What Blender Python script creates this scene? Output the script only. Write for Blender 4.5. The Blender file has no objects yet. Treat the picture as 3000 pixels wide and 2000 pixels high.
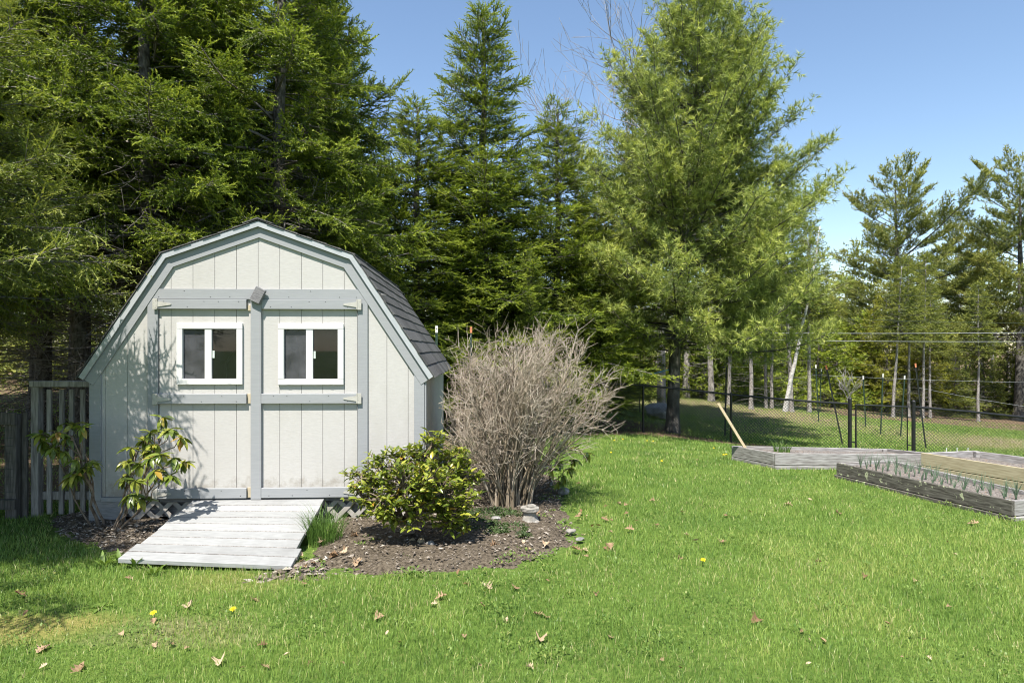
import bpy, bmesh, math
import numpy as np
from mathutils import Vector, Matrix, Quaternion

# ------------------------------------------------------------------ camera, sky, sun, exposure
CAM_H = 1.65
F = 1950.0            # focal length in photograph pixels (3000 wide)
HORIZON = 1025.0      # photograph row of the horizon
scene = bpy.context.scene
COL = scene.collection
cam_data = bpy.data.cameras.new("camera")
cam = bpy.data.objects.new("camera", cam_data)
COL.objects.link(cam)
cam.location = (0, 0, CAM_H)
cam.rotation_euler = (math.radians(90), 0, 0)
cam_data.sensor_width = 36.0
cam_data.lens = F / 3000.0 * 36.0
cam_data.shift_y = (HORIZON - 1000.0) / 3000.0
cam_data.clip_start = 0.05
cam_data.clip_end = 3000.0
scene.camera = cam

SUN_EL = math.radians(60.0)
SUN_AZ = math.radians(17.0)      # sun stands behind the camera, this far to its left
light_dir = Vector((math.sin(SUN_AZ) * math.cos(SUN_EL), math.cos(SUN_AZ) * math.cos(SUN_EL), -math.sin(SUN_EL)))
to_sun = -light_dir
world = bpy.data.worlds.new("World")
scene.world = world
world.use_nodes = True
wn = world.node_tree
wn.nodes.clear()
sky_node = wn.nodes.new("ShaderNodeTexSky")
sky_node.sky_type = 'NISHITA'
sky_node.sun_disc = False
sky_node.sun_elevation = SUN_EL
sky_node.sun_rotation = math.atan2(to_sun.x, to_sun.y)
sky_node.altitude = 50
sky_node.air_density = 1.15
sky_node.dust_density = 0.3
sky_node.ozone_density = 2.2
bg_node = wn.nodes.new("ShaderNodeBackground")
bg_node.inputs[1].default_value = 0.100
out_node = wn.nodes.new("ShaderNodeOutputWorld")
wn.links.new(sky_node.outputs[0], bg_node.inputs[0])
wn.links.new(bg_node.outputs[0], out_node.inputs[0])

sun_data = bpy.data.lights.new("sun", 'SUN')
sun_data.energy = 5.0
sun_data.angle = math.radians(0.53)
sun_data.color = (1.0, 0.955, 0.88)
sun = bpy.data.objects.new("sun", sun_data)
COL.objects.link(sun)
sun.rotation_euler = light_dir.to_track_quat('-Z', 'Y').to_euler()
sun.location = (-6, -8, 20)

scene.view_settings.view_transform = 'Standard'
scene.view_settings.look = 'None'
scene.view_settings.gamma = 1.0
scene.view_settings.exposure = 1.0
scene.render.engine = 'CYCLES'
scene.cycles.use_denoising = True
scene.cycles.pixel_filter_type = 'BLACKMAN_HARRIS'
scene.cycles.filter_width = 1.05
scene.cycles.max_bounces = 6
scene.cycles.diffuse_bounces = 3
scene.cycles.glossy_bounces = 3
scene.cycles.transmission_bounces = 4
scene.cycles.transparent_max_bounces = 8
scene.cycles.caustics_reflective = False
scene.cycles.caustics_refractive = False

rng = np.random.default_rng(7)
PI = math.pi

# ------------------------------------------------------------------ terrain height
_cp = []
for _x in (-30, -20, -12, -6, -3, 0, 3, 6):
    for _y in (-20, -8, 0, 4, 7, 9):
        _cp.append((_x, _y, 0.0))
for _p in [(3.3, 10.3, -.05), (6, 9.6, -.04), (9, 9, -.1), (13, 8, -.3), (20, 4, -.4), (20, -8, -.3), (30, 0, -.6),
           (3.35, 17, -.45), (5.43, 16.5, -.65), (8.02, 15.8, -.83), (9.35, 15.5, -.87), (11.6, 15, -1.07), (15, 14.4, -1.25),
           (8, 26, -.45), (5, 28, -.35), (14, 26, -.95), (18, 25, -1.3), (21, 35, -1.75), (28, 35, -2.2), (13, 35, -1.0),
           (0, 17, -.25), (0, 25, -.3), (-5, 12, 0), (-5, 25, 0), (-12, 15, 0), (-20, 20, 0), (0, 13, -.12), (3, 13.5, -.33),
           (0, 60, -.6), (20, 60, -1.8), (40, 60, -2.6), (-40, 60, 0), (60, 35, -3), (60, 90, -3), (-60, 90, 0), (0, 90, -1)]:
    _cp.append(_p)
_cp = np.array(_cp, float)
def _phi(r2): return np.sqrt(r2 + 2.5)
_A = _phi(((_cp[:, None, :2] - _cp[None, :, :2]) ** 2).sum(2))
_n = len(_cp)
_M = np.zeros((_n + 1, _n + 1)); _M[:_n, :_n] = _A + np.eye(_n) * -0.02; _M[:_n, _n] = 1; _M[_n, :_n] = 1
_w = np.linalg.solve(_M, np.concatenate([_cp[:, 2], [0]]))
def gz(x, y):
    x = np.asarray(x, float); y = np.asarray(y, float)
    xc = np.clip(x, -60, 60); yc = np.clip(y, -20, 90)
    sh = np.broadcast(x, y).shape
    xf = np.broadcast_to(xc, sh).ravel(); yf = np.broadcast_to(yc, sh).ravel()
    out = np.empty(len(xf))
    for i in range(0, len(xf), 40000):
        d2 = (xf[i:i + 40000, None] - _cp[None, :, 0]) ** 2 + (yf[i:i + 40000, None] - _cp[None, :, 1]) ** 2
        out[i:i + 40000] = _phi(d2) @ _w[:_n] + _w[_n]
    t = np.clip((yf - 7.0) / 2.5, 0, 1); s = np.clip((xf - 7.0) / 3.0, 0, 1)
    out = out * np.maximum(t * t * (3 - 2 * t), s * s * (3 - 2 * s))
    return out.reshape(sh) if sh else float(out[0])

def ray_ground(px, py, zoff=0.0):
    """world point where the ray through a photograph pixel meets the terrain"""
    dx = (px - 1500.0) / F; dz = -(py - HORIZON) / F
    ys = np.concatenate([np.arange(2, 45, .02)])
    f = CAM_H + dz * ys - (gz(dx * ys, ys) + zoff)
    k = np.argmax(f < 0) if (f < 0).any() else len(ys) - 1
    y = ys[k]
    return float(dx * y), float(y), float(gz(dx * y, y))
def at_px(px, py, Y):
    return ((px - 1500.0) / F * Y, Y, CAM_H - (py - HORIZON) / F * Y)

def vnoise(x, y, scale, seed=0):
    x = np.asarray(x) / scale; y = np.asarray(y) / scale
    xi = np.floor(x).astype(np.int64); yi = np.floor(y).astype(np.int64)
    fx = x - xi; fy = y - yi
    fx = fx * fx * (3 - 2 * fx); fy = fy * fy * (3 - 2 * fy)
    def h(a, b):
        v = np.sin(a * 127.1 + b * 311.7 + seed * 74.7) * 43758.5453
        return v - np.floor(v)
    return (h(xi, yi) * (1 - fx) + h(xi + 1, yi) * fx) * (1 - fy) + (h(xi, yi + 1) * (1 - fx) + h(xi + 1, yi + 1) * fx) * fy
def inpoly(x, y, poly):
    x = np.asarray(x); y = np.asarray(y); r = np.zeros(x.shape, bool)
    n = len(poly)
    for i in range(n):
        x0, y0 = poly[i][:2]; x1, y1 = poly[(i + 1) % n][:2]
        if y0 == y1: continue
        c = ((y0 > y) != (y1 > y)) & (x < (x1 - x0) * (y - y0) / (y1 - y0) + x0)
        r ^= c
    return r

# ------------------------------------------------------------------ materials
MATS = {}
def _new(name):
    m = bpy.data.materials.new(name); m.use_nodes = True
    nt = m.node_tree; nt.nodes.clear()
    o = nt.nodes.new("ShaderNodeOutputMaterial")
    MATS[name] = m
    return m, nt, o
def N(nt, t, **kw):
    n = nt.nodes.new(t)
    for k, v in kw.items(): setattr(n, k, v)
    return n
def ramp(nt, fac, stops):
    r = N(nt, "ShaderNodeValToRGB")
    el = r.color_ramp.elements
    while len(el) > 1: el.remove(el[-1])
    el[0].position = stops[0][0]; el[0].color = (*stops[0][1], 1)
    for p, c in stops[1:]:
        e = el.new(p); e.color = (*c, 1)
    nt.links.new(fac, r.inputs[0])
    return r.outputs[0]
def noise(nt, scale, detail=4, stretch=None, rough=.55, coord='Object'):
    tc = N(nt, "ShaderNodeTexCoord")
    src = tc.outputs[coord]
    if stretch:
        mp = N(nt, "ShaderNodeMapping"); mp.inputs['Scale'].default_value = stretch
        nt.links.new(src, mp.inputs[0]); src = mp.outputs[0]
    nz = N(nt, "ShaderNodeTexNoise")
    nz.inputs['Scale'].default_value = scale; nz.inputs['Detail'].default_value = detail; nz.inputs['Roughness'].default_value = rough
    nt.links.new(src, nz.inputs['Vector'])
    return nz.outputs[0]
def bump(nt, h, strength, dist):
    b = N(nt, "ShaderNodeBump"); b.inputs['Strength'].default_value = strength; b.inputs['Distance'].default_value = dist
    nt.links.new(h, b.inputs['Height'])
    return b.outputs[0]
def mixc(nt, fac, a, b, blend='MIX'):
    m = N(nt, "ShaderNodeMix", data_type='RGBA', blend_type=blend)
    if isinstance(fac, float): m.inputs[0].default_value = fac
    else: nt.links.new(fac, m.inputs[0])
    for i, c in ((6, a), (7, b)):
        if isinstance(c, tuple): m.inputs[i].default_value = (*c, 1)
        else: nt.links.new(c, m.inputs[i])
    return m.outputs[2]
def principled(nt, o, color, rough=.6, spec=.3, normal=None, metal=0.0):
    p = N(nt, "ShaderNodeBsdfPrincipled")
    if isinstance(color, tuple): p.inputs['Base Color'].default_value = (*color, 1)
    else: nt.links.new(color, p.inputs['Base Color'])
    p.inputs['Roughness'].default_value = rough
    p.inputs['Specular IOR Level'].default_value = spec
    p.inputs['Metallic'].default_value = metal
    if normal is not None: nt.links.new(normal, p.inputs['Normal'])
    nt.links.new(p.outputs[0], o.inputs[0])
    return p
def mat_surface(name, c0, c1, scale=8, stretch=None, rough=.65, spec=.25, bstr=.3, bdist=.003, detail=5, rnd=0.0, metal=0.0, lo=.35, hi=.65, speck=None, grime=None, splash=None):
    """procedural surface: two-tone noise, fine relief, optional per-object brightness variation"""
    m, nt, o = _new(name)
    nz = noise(nt, scale, detail, stretch)
    col = ramp(nt, nz, [(lo, c0), (hi, c1)])
    if speck:
        s = noise(nt, speck[0], 3, None, .6)
        f = ramp(nt, s, [(speck[1], (0, 0, 0)), (speck[1] + .06, (1, 1, 1))])
        col = mixc(nt, f, col, speck[2])
    if grime:      # broad worn or dirty patches with their own shape
        g = noise(nt, grime[0], 6, grime[4] if len(grime) > 4 else None, .65)
        col = mixc(nt, ramp(nt, g, [(grime[1], (0, 0, 0)), (grime[2], (.75, .75, .75))]), col, grime[3])
    if splash:     # soil splashed up from the ground
        tc = N(nt, "ShaderNodeTexCoord"); sp = N(nt, "ShaderNodeSeparateXYZ"); nt.links.new(tc.outputs['Object'], sp.inputs[0])
        g = noise(nt, 14, 6, None, .7); ad = N(nt, "ShaderNodeMath", operation='MULTIPLY_ADD'); nt.links.new(g, ad.inputs[0]); ad.inputs[1].default_value = -.55; nt.links.new(sp.outputs[2], ad.inputs[2])
        col = mixc(nt, ramp(nt, ad.outputs[0], [(0.0, (.6, .6, .6)), (.16, (0, 0, 0))]), col, splash)
    if rnd:
        oi = N(nt, "ShaderNodeObjectInfo")
        mr = N(nt, "ShaderNodeMapRange"); mr.inputs[3].default_value = 1 - rnd; mr.inputs[4].default_value = 1 + rnd
        nt.links.new(oi.outputs['Random'], mr.inputs[0])
        col = mixc(nt, 1.0, col, mr.outputs[0], 'MULTIPLY')
    principled(nt, o, col, rough, spec, bump(nt, nz, bstr, bdist), metal)
    return m
def mat_leaf(name, stops, rough=.5, spec=.25, transl=.3, obj_random=False, tr_gain=1.15):
    m, nt, o = _new(name)
    if obj_random:
        fac = N(nt, "ShaderNodeObjectInfo").outputs['Random']
    else:
        fac = N(nt, "ShaderNodeAttribute", attribute_name="tint").outputs['Fac']
    col = ramp(nt, fac, stops)
    p = principled(nt, o, col, rough, spec)
    if transl > 0:
        t = N(nt, "ShaderNodeBsdfTranslucent")
        nt.links.new(mixc(nt, 1.0, col, (tr_gain, tr_gain, tr_gain * .55), 'MULTIPLY'), t.inputs[0])
        mx = N(nt, "ShaderNodeMixShader"); mx.inputs[0].default_value = transl
        nt.links.new(p.outputs[0], mx.inputs[1]); nt.links.new(t.outputs[0], mx.inputs[2])
        nt.links.new(mx.outputs[0], o.inputs[0])
    return m

M_SIDING = mat_surface("cream_siding", (.412, .397, .376), (.453, .438, .416), 26, (1, 1, 5), .62, .25, .4, .003, 6, lo=.3, hi=.7, splash=(.22, .19, .15), grime=(1.6, .52, .78, (.36, .345, .31), (1, 1, .4)))
M_TRIM = mat_surface("grey_blue_trim", (0.257, 0.264, 0.272), (0.293, 0.3, 0.308), 14, (.5, 2, 6), .5, .3, .25, .002, 6, lo=.25, hi=.75)
M_RAKE = mat_surface("pale_rake_metal", (0.334, 0.348, 0.361), (0.387, 0.4, 0.412), 10, None, .38, .4, .1, .001, 3)
M_BACK = mat_surface("groove_backing", (.36, .34, .29), (.42, .40, .34), 9, None, .8, .1)
M_WHITE = mat_surface("white_vinyl", (0.552, 0.547, 0.538), (0.589, 0.584, 0.575), 5, None, .35, .4, .05, .001, 3)
M_HINGE = mat_surface("galvanised_hinge", (0.36, 0.347, 0.306), (0.432, 0.419, 0.378), 30, None, .45, .4, .1, .001)
M_BAREWOOD = mat_surface("unpainted_wood", (.38, .32, .22), (.46, .40, .29), 12, (6, 1, .6), .7, .2)
M_BLOCK = mat_surface("weathered_dark_wood", (.13, .125, .13), (.22, .215, .22), 18, (1, 1, 7), .8, .15, .5, .003)
M_RAMP = mat_surface("painted_ramp_board", (0.248, 0.25, 0.248), (0.317, 0.32, 0.316), 9, (1.2, 7, 7), .6, .3, .3, .003, 7, rnd=.08, lo=.3, hi=.6, grime=(2.2, .52, .78, (.2, .196, .188), (1, .5, 1)), speck=(55, .70, (0.147, 0.152, 0.147)))
M_SHINGLE = mat_surface("asphalt_shingle", (0.0543, 0.0543, 0.0558), (0.132, 0.129, 0.124), 120, None, .92, .1, .8, .003, 3, rnd=.25)
M_LATTICE = mat_surface("taupe_lattice", (.31, .285, .26), (.38, .355, .325), 12, None, .6, .25, .2, .002)
M_SKIRT = mat_surface("grey_skirting", (.20, .20, .205), (.28, .275, .275), 14, (1, 1, 5), .7, .2, .3, .003)
M_FENCEWOOD = mat_surface("weathered_grey_wood", (.16, .148, .135), (.34, .32, .30), 16, (4, 4, .35), .85, .12, .6, .005, 6, rnd=.15)
M_NAIL = mat_surface("nail_head", (.05, .05, .05), (.09, .09, .09), 30, None, .6, .3)
M_FENCESHADE = mat_surface("shade_toned_weathered_wood", (.07, .063, .056), (.16, .148, .135), 16, (4, 4, .35), .9, .1, .6, .005, 6, rnd=.15)  # weathered fence wood with the shade it stands in darkened into the colour
M_BEDGREY = mat_surface("weathered_bed_board", (0.162, 0.147, 0.138), (0.37, 0.356, 0.342), 9, (.6, 6, 6), .85, .12, .7, .005, 8, rnd=.08)
M_BEDLICHEN = mat_surface("lichen_board", (.055, .05, .042), (.15, .14, .12), 9, (.7, 6, 6), .9, .1, .8, .006, 8, speck=(17, .60, (.40, .42, .27)))
M_BEDNEW = mat_surface("newer_bed_board", (.27, .225, .14), (.40, .345, .235), 7, (.7, 8, 9), .75, .2, .35, .003, 7, rnd=.06)
M_STAKE = mat_surface("tan_stake", (.42, .33, .20), (.56, .46, .31), 10, (5, 5, .6), .7, .2)
M_SOIL = mat_surface("dark_soil", (.032, .025, .017), (.165, .135, .098), 42, None, .95, .1, 1.0, .02, 9, lo=.3, hi=.7, speck=(70, .66, (.20, .165, .13)))
M_POTSOIL = mat_surface("bed_soil", (.085, .074, .066), (.27, .24, .215), 60, None, .95, .1, 1.0, .015, 8, speck=(45, .62, (.30, .15, .06)))
M_CHIP = mat_leaf("mulch_chip", [(0, (.05, .040, .031)), (.4, (.15, .122, .096)), (.7, (.30, .26, .215)), (.9, (.40, .36, .31)), (1, (.50, .48, .44))], .85, .1, 0)
M_BARK_SPRUCE = mat_surface("spruce_bark", (.055, .048, .042), (.17, .155, .14), 22, (1, 1, .45), .95, .08, 1.0, .02, 8)
M_BARK_PALE = mat_surface("pale_grey_bark", (.16, .145, .13), (.36, .335, .31), 16, (1, 1, .5), .9, .1, .9, .015, 8)
M_BARK_PINE = mat_surface("pine_bark", (.055, .05, .045), (.155, .145, .13), 12, (1, 1, .5), .95, .08, 1.0, .03, 8)
M_BIRCH = mat_surface("birch_bark", (.30, .28, .26), (.62, .60, .57), 10, (1, 1, 3), .7, .2, .3, .005, 6)
M_TWIG_DEAD = mat_surface("dead_twig", (.13, .115, .10), (.25, .23, .21), 30, None, .9, .1)
M_TWIG_SHRUB = mat_leaf("dry_shrub_stem", [(0, (.17, .135, .092)), (.45, (.345, .285, .215)), (1, (.54, .47, .39))], .8, .15, 0)
M_TWIG_BARE = mat_leaf("bare_grey_twig", [(0, (.17, .155, .145)), (1, (.36, .34, .325))], .85, .1, 0)
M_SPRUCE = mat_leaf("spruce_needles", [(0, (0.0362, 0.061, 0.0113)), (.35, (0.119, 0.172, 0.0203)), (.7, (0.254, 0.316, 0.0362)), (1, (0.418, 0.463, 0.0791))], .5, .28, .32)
M_SPRUCE_NEAR = mat_leaf("near_spruce_needles", [(0, (0.044, 0.066, 0.0154)), (.5, (0.154, 0.193, 0.0374)), (1, (0.374, 0.396, 0.099))], .45, .3, .32)
M_PINE = mat_leaf("white_pine_needles", [(0, (0.081, 0.117, 0.0367)), (.4, (0.211, 0.265, 0.0702)), (.75, (0.389, 0.432, 0.108)), (1, (0.54, 0.551, 0.151))], .5, .25, .34)
M_PINE_FAR = mat_leaf("far_pine_needles", [(0, (0.0788, 0.105, 0.0378)), (.5, (0.2, 0.231, 0.0578)), (1, (0.347, 0.336, 0.084))], .6, .2, .25)
M_HEMLOCK = mat_leaf("hemlock_needles", [(0, (.08, .10, .014)), (.5, (.19, .205, .025)), (1, (.32, .31, .04))], .6, .2, .25)
M_FARGREEN = mat_leaf("distant_needles", [(0, (0.066, 0.0935, 0.0286)), (.5, (0.154, 0.187, 0.0418)), (1, (0.286, 0.297, 0.066))], .7, .15, .25)
M_GRASS = mat_leaf("lawn_blades", [(0, (0.0935, 0.176, 0.0396)), (.4, (0.204, 0.321, 0.0704)), (.72, (0.336, 0.44, 0.11)), (.86, (0.44, 0.473, 0.154)), (1, (0.638, 0.55, 0.33))], .4, .35, .42)
M_CHIVE = mat_leaf("chive_blades", [(0, (.05, .11, .02)), (1, (.14, .24, .05))], .4, .35, .3)
M_ONION = mat_leaf("onion_blades", [(0, (.075, .125, .075)), (.8, (.17, .24, .15)), (1, (.24, .28, .12))], .4, .35, .2)
M_WEED = mat_leaf("weed_leaves", [(0, (.08, .15, .03)), (.7, (.17, .25, .05)), (1, (.27, .29, .08))], .5, .3, .3)
M_GROUNDCOVER = mat_leaf("ground_cover", [(0, (.025, .045, .015)), (1, (.075, .11, .035))], .6, .2, .2)
M_RHODO = mat_leaf("rhododendron_leaf", [(0, (.075, .115, .02)), (.55, (.18, .225, .032)), (.9, (.32, .33, .055)), (1, (.34, .18, .035))], .32, .5, .22, True)
M_BUSHLEAF = mat_leaf("bush_leaf", [(0, (.06, .095, .014)), (.4, (.16, .20, .022)), (.75, (.31, .335, .045)), (.96, (.40, .38, .055)), (1, (.42, .24, .035))], .3, .5, .25, True)
M_BUSHLEAF_T = mat_leaf("bush_leaf_mass", [(0, (.06, .095, .014)), (.4, (.16, .20, .022)), (.75, (.31, .335, .045)), (.96, (.40, .38, .055)), (1, (.42, .24, .035))], .3, .5, .25)
M_BUSHWOOD = mat_surface("bush_branch", (.12, .085, .06), (.26, .21, .165), 30, (1, 1, .5), .85, .15)
M_DEADLEAF = mat_leaf("dry_oak_leaf", [(0, (.20, .12, .065)), (.5, (.38, .26, .16)), (1, (.55, .42, .29))], .7, .2, .15, True, 1.0)
M_YELLOW = mat_leaf("dandelion_yellow", [(0, (.85, .60, .02)), (1, (.9, .68, .04))], .6, .2, .1, True)
M_STONE = mat_surface("field_stone", (.15, .143, .132), (.33, .317, .30), 9, None, .85, .2, .8, .01, 7, rnd=.2)
M_STONEWARM = mat_surface("ochre_stone", (.26, .20, .12), (.42, .34, .22), 9, None, .85, .2, .8, .01, 7)
M_CONCRETE = mat_surface("old_concrete", (.19, .175, .15), (.33, .31, .275), 16, None, .9, .15, .8, .01, 7)
M_BLACKMETAL = mat_surface("black_coated_steel", (.008, .008, .009), (.016, .016, .017), 20, None, .42, .4, .05, .001)
M_TPOST = mat_surface("green_post_steel", (.018, .04, .028), (.035, .06, .04), 20, None, .6, .3)
M_TPOSTDARK = mat_surface("dark_post_steel", (.016, .02, .018), (.03, .035, .03), 20, None, .6, .3)
M_TIPWHITE = mat_surface("white_post_tip", (.62, .60, .56), (.72, .70, .66), 20, None, .6, .3)
M_TIPORANGE = mat_surface("orange_post_tip", (.48, .17, .08), (.58, .24, .12), 20, None, .6, .3)
M_ROPE = mat_surface("blue_rope", (.06, .25, .42), (.10, .33, .52), 40, None, .6, .3)
M_WIRE = mat_surface("power_cable", (.36, .37, .38), (.42, .43, .44), 3, None, .5, .3)
M_WIREDARK = mat_surface("dark_wire", (.05, .07, .05), (.08, .1, .08), 3, None, .6, .3)
M_PAPER = mat_surface("pale_paper", (.50, .56, .50), (.56, .62, .56), 6, None, .8, .15)
M_LATCH = mat_surface("window_latch", (.45, .52, .45), (.55, .62, .55), 20, None, .4, .4)
M_INSIDE = mat_surface("dimmed_interior", (.022, .02, .018), (.04, .036, .03), 7, (1, 1, 5), .9, .1)  # gloom of the closed shed darkened into the colour

def mat_glass(name, tint, rough, extra):
    m, nt, o = _new(name)
    tr = N(nt, "ShaderNodeBsdfTransparent"); tr.inputs[0].default_value = (*tint, 1)
    gl = N(nt, "ShaderNodeBsdfGlossy"); gl.inputs['Roughness'].default_value = rough
    df = N(nt, "ShaderNodeBsdfDiffuse"); df.inputs[0].default_value = (.16, .16, .18, 1)
    fr = N(nt, "ShaderNodeFresnel"); fr.inputs[0].default_value = 1.5
    mx = N(nt, "ShaderNodeMixShader"); nt.links.new(ramp(nt, noise(nt, 6, 7, None, .7), [(.35, (extra * .5,) * 3), (.75, (extra * 1.8,) * 3)]), mx.inputs[0])
    nt.links.new(tr.outputs[0], mx.inputs[1]); nt.links.new(df.outputs[0], mx.inputs[2])
    m2 = N(nt, "ShaderNodeMixShader")
    nt.links.new(fr.outputs[0], m2.inputs[0]); nt.links.new(mx.outputs[0], m2.inputs[1]); nt.links.new(gl.outputs[0], m2.inputs[2])
    nt.links.new(m2.outputs[0], o.inputs[0])
    return m
M_GLASS = mat_glass("window_glass", (.55, .62, .70), .02, .04)
M_SCREEN = mat_glass("window_screen", (.62, .62, .64), .25, .30)

# ground: grass root zone, forest litter, dry patches, moss by vertex attribute
def make_ground_mat():
    m, nt, o = _new("ground_surface")
    zone = N(nt, "ShaderNodeAttribute", attribute_name="zone")
    sep = N(nt, "ShaderNodeSeparateColor"); nt.links.new(zone.outputs['Color'], sep.inputs[0])
    n1 = noise(nt, 1.3, 6); n2 = noise(nt, 24, 6); n3 = noise(nt, 90, 3)
    lawn = ramp(nt, n2, [(.3, (.06, .095, .022)), (.55, (.12, .19, .036)), (.75, (.19, .20, .07))])
    litter = ramp(nt, n2, [(.3, (.085, .058, .036)), (.55, (.19, .135, .085)), (.72, (.34, .26, .175))])
    dry = ramp(nt, n2, [(.3, (.13, .11, .055)), (.7, (.34, .28, .17))])
    moss = ramp(nt, n2, [(.3, (.15, .165, .04)), (.7, (.31, .27, .09))])
    def brk(ch):
        a = N(nt, "ShaderNodeMath", operation='ADD'); nt.links.new(ch, a.inputs[0])
        s = N(nt, "ShaderNodeMath", operation='MULTIPLY_ADD'); nt.links.new(n1, s.inputs[0]); s.inputs[1].default_value = .7; s.inputs[2].default_value = -.35
        nt.links.new(s.outputs[0], a.inputs[1])
        return ramp(nt, a.outputs[0], [(.3, (0, 0, 0)), (.7, (1, 1, 1))])
    c = mixc(nt, brk(sep.outputs[1]), lawn, dry)
    c = mixc(nt, brk(sep.outputs[2]), c, moss)
    c = mixc(nt, brk(sep.outputs[0]), c, litter)
    principled(nt, o, c, .95, .08, bump(nt, n3, 1.0, .02))
    return m
M_GROUND = make_ground_mat()

# ------------------------------------------------------------------ object helpers
def tag(o, label=None, cat=None, group=None, kind=None):
    if label: o["label"] = label
    if cat: o["category"] = cat
    if group: o["group"] = group
    if kind: o["kind"] = kind
    return o
def link(name, data, parent=None, mat=None):
    o = bpy.data.objects.new(name, data)
    COL.objects.link(o)
    if parent is not None: o.parent = parent
    if mat is not None and data is not None and len(data.materials) == 0: data.materials.append(mat)
    return o
def empty(name, loc=(0, 0, 0), rz=0.0, label=None, cat=None, group=None, parent=None):
    o = bpy.data.objects.new(name, None)
    COL.objects.link(o)
    o.empty_display_size = .2
    o.location = loc; o.rotation_euler = (0, 0, rz)
    if parent is not None: o.parent = parent
    return tag(o, label, cat, group)
def mesh_np(name, verts, faces, nper, tint=None, mat=None, smooth=False):
    verts = np.ascontiguousarray(verts, np.float32).reshape(-1, 3)
    faces = np.ascontiguousarray(faces, np.int32).reshape(-1, nper)
    me = bpy.data.meshes.new(name)
    me.vertices.add(len(verts)); me.vertices.foreach_set("co", verts.ravel())
    me.loops.add(faces.size); me.loops.foreach_set("vertex_index", faces.ravel())
    me.polygons.add(len(faces))
    me.polygons.foreach_set("loop_start", np.arange(0, faces.size, nper, dtype=np.int32))
    me.polygons.foreach_set("loop_total", np.full(len(faces), nper, np.int32))
    if smooth: me.polygons.foreach_set("use_smooth", np.ones(len(faces), bool))
    if tint is not None:
        a = me.attributes.new("tint", 'FLOAT', 'POINT')
        a.data.foreach_set("value", np.ascontiguousarray(tint, np.float32))
    me.update(calc_edges=True)
    if mat: me.materials.append(mat)
    return me
def soup(name, tris, tint, mat):
    """triangles (n,3,3) with one tint each"""
    n = len(tris)
    return mesh_np(name, tris.reshape(-1, 3), np.arange(3 * n).reshape(-1, 3), 3, np.repeat(tint, 3), mat)

class MB:
    def __init__(self): self.v = []; self.f = []
    def add(self, vs, fs):
        b = len(self.v); self.v.extend([tuple(map(float, p)) for p in vs]); self.f.extend([tuple(b + i for i in f) for f in fs])
        return self
    def box(self, x0, x1, y0, y1, z0, z1, c=0.0):
        if c <= 0:
            vs = [(x0, y0, z0), (x1, y0, z0), (x1, y1, z0), (x0, y1, z0), (x0, y0, z1), (x1, y0, z1), (x1, y1, z1), (x0, y1, z1)]
            return self.add(vs, [(0, 3, 2, 1), (4, 5, 6, 7), (0, 1, 5, 4), (1, 2, 6, 5), (2, 3, 7, 6), (3, 0, 4, 7)])
        bm = bmesh.new(); bmesh.ops.create_cube(bm, size=1)
        for v in bm.verts:
            v.co = ((x0 + x1) / 2 + v.co.x * (x1 - x0), (y0 + y1) / 2 + v.co.y * (y1 - y0), (z0 + z1) / 2 + v.co.z * (z1 - z0))
        c = min(c, .45 * min(x1 - x0, y1 - y0, z1 - z0))
        bmesh.ops.bevel(bm, geom=list(bm.edges), offset=c, segments=1, affect='EDGES')
        bm.verts.index_update()
        self.add([v.co for v in bm.verts], [[v.index for v in f.verts] for f in bm.faces]); bm.free()
        return self
    def prism(self, poly, y0, y1):
        """polygon in xz extruded along y"""
        n = len(poly)
        vs = [(x, y0, z) for x, z in poly] + [(x, y1, z) for x, z in poly]
        fs = [tuple(range(n)), tuple(reversed(range(n, 2 * n)))] + [(i, i + n, (i + 1) % n + n, (i + 1) % n) for i in range(n)]
        return self.add(vs, fs)
    def tube(self, pts, rad, sides=6, cap=True):
        pts = [Vector(p) for p in pts]
        if not hasattr(rad, '__len__'): rad = [rad] * len(pts)
        vs = []; fs = []
        ref = Vector((.123, .456, .88)).normalized()
        for i, p in enumerate(pts):
            d = (pts[min(i + 1, len(pts) - 1)] - pts[max(i - 1, 0)])
            if d.length < 1e-9: d = Vector((0, 0, 1))
            d.normalize()
            u = d.cross(ref)
            if u.length < .1: u = d.cross(Vector((1, 0, 0)))
            u.normalize(); w = d.cross(u)
            for k in range(sides):
                a = 2 * PI * k / sides
                vs.append(p + (u * math.cos(a) + w * math.sin(a)) * rad[i])
        for i in range(len(pts) - 1):
            for k in range(sides):
                fs.append((i * sides + k, i * sides + (k + 1) % sides, (i + 1) * sides + (k + 1) % sides, (i + 1) * sides + k))
        if cap:
            fs.append(tuple(reversed(range(sides)))); fs.append(tuple(range((len(pts) - 1) * sides, len(pts) * sides)))
        return self.add(vs, fs)
    def mesh(self, name, mat, smooth=False):
        me = bpy.data.meshes.new(name); me.from_pydata(self.v, [], self.f); me.update()
        bm = bmesh.new(); bm.from_mesh(me); bmesh.ops.recalc_face_normals(bm, faces=bm.faces); bm.to_mesh(me); bm.free()
        if smooth: me.polygons.foreach_set("use_smooth", [True] * len(me.polygons))
        me.materials.append(mat)
        return me
    def build(self, name, mat, parent=None, smooth=False):
        return link(name, self.mesh(name, mat, smooth), parent)
def box_obj(name, x0, x1, y0, y1, z0, z1, mat, parent, c=.003):
    return MB().box(x0, x1, y0, y1, z0, z1, c).build(name, mat, parent)
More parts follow.
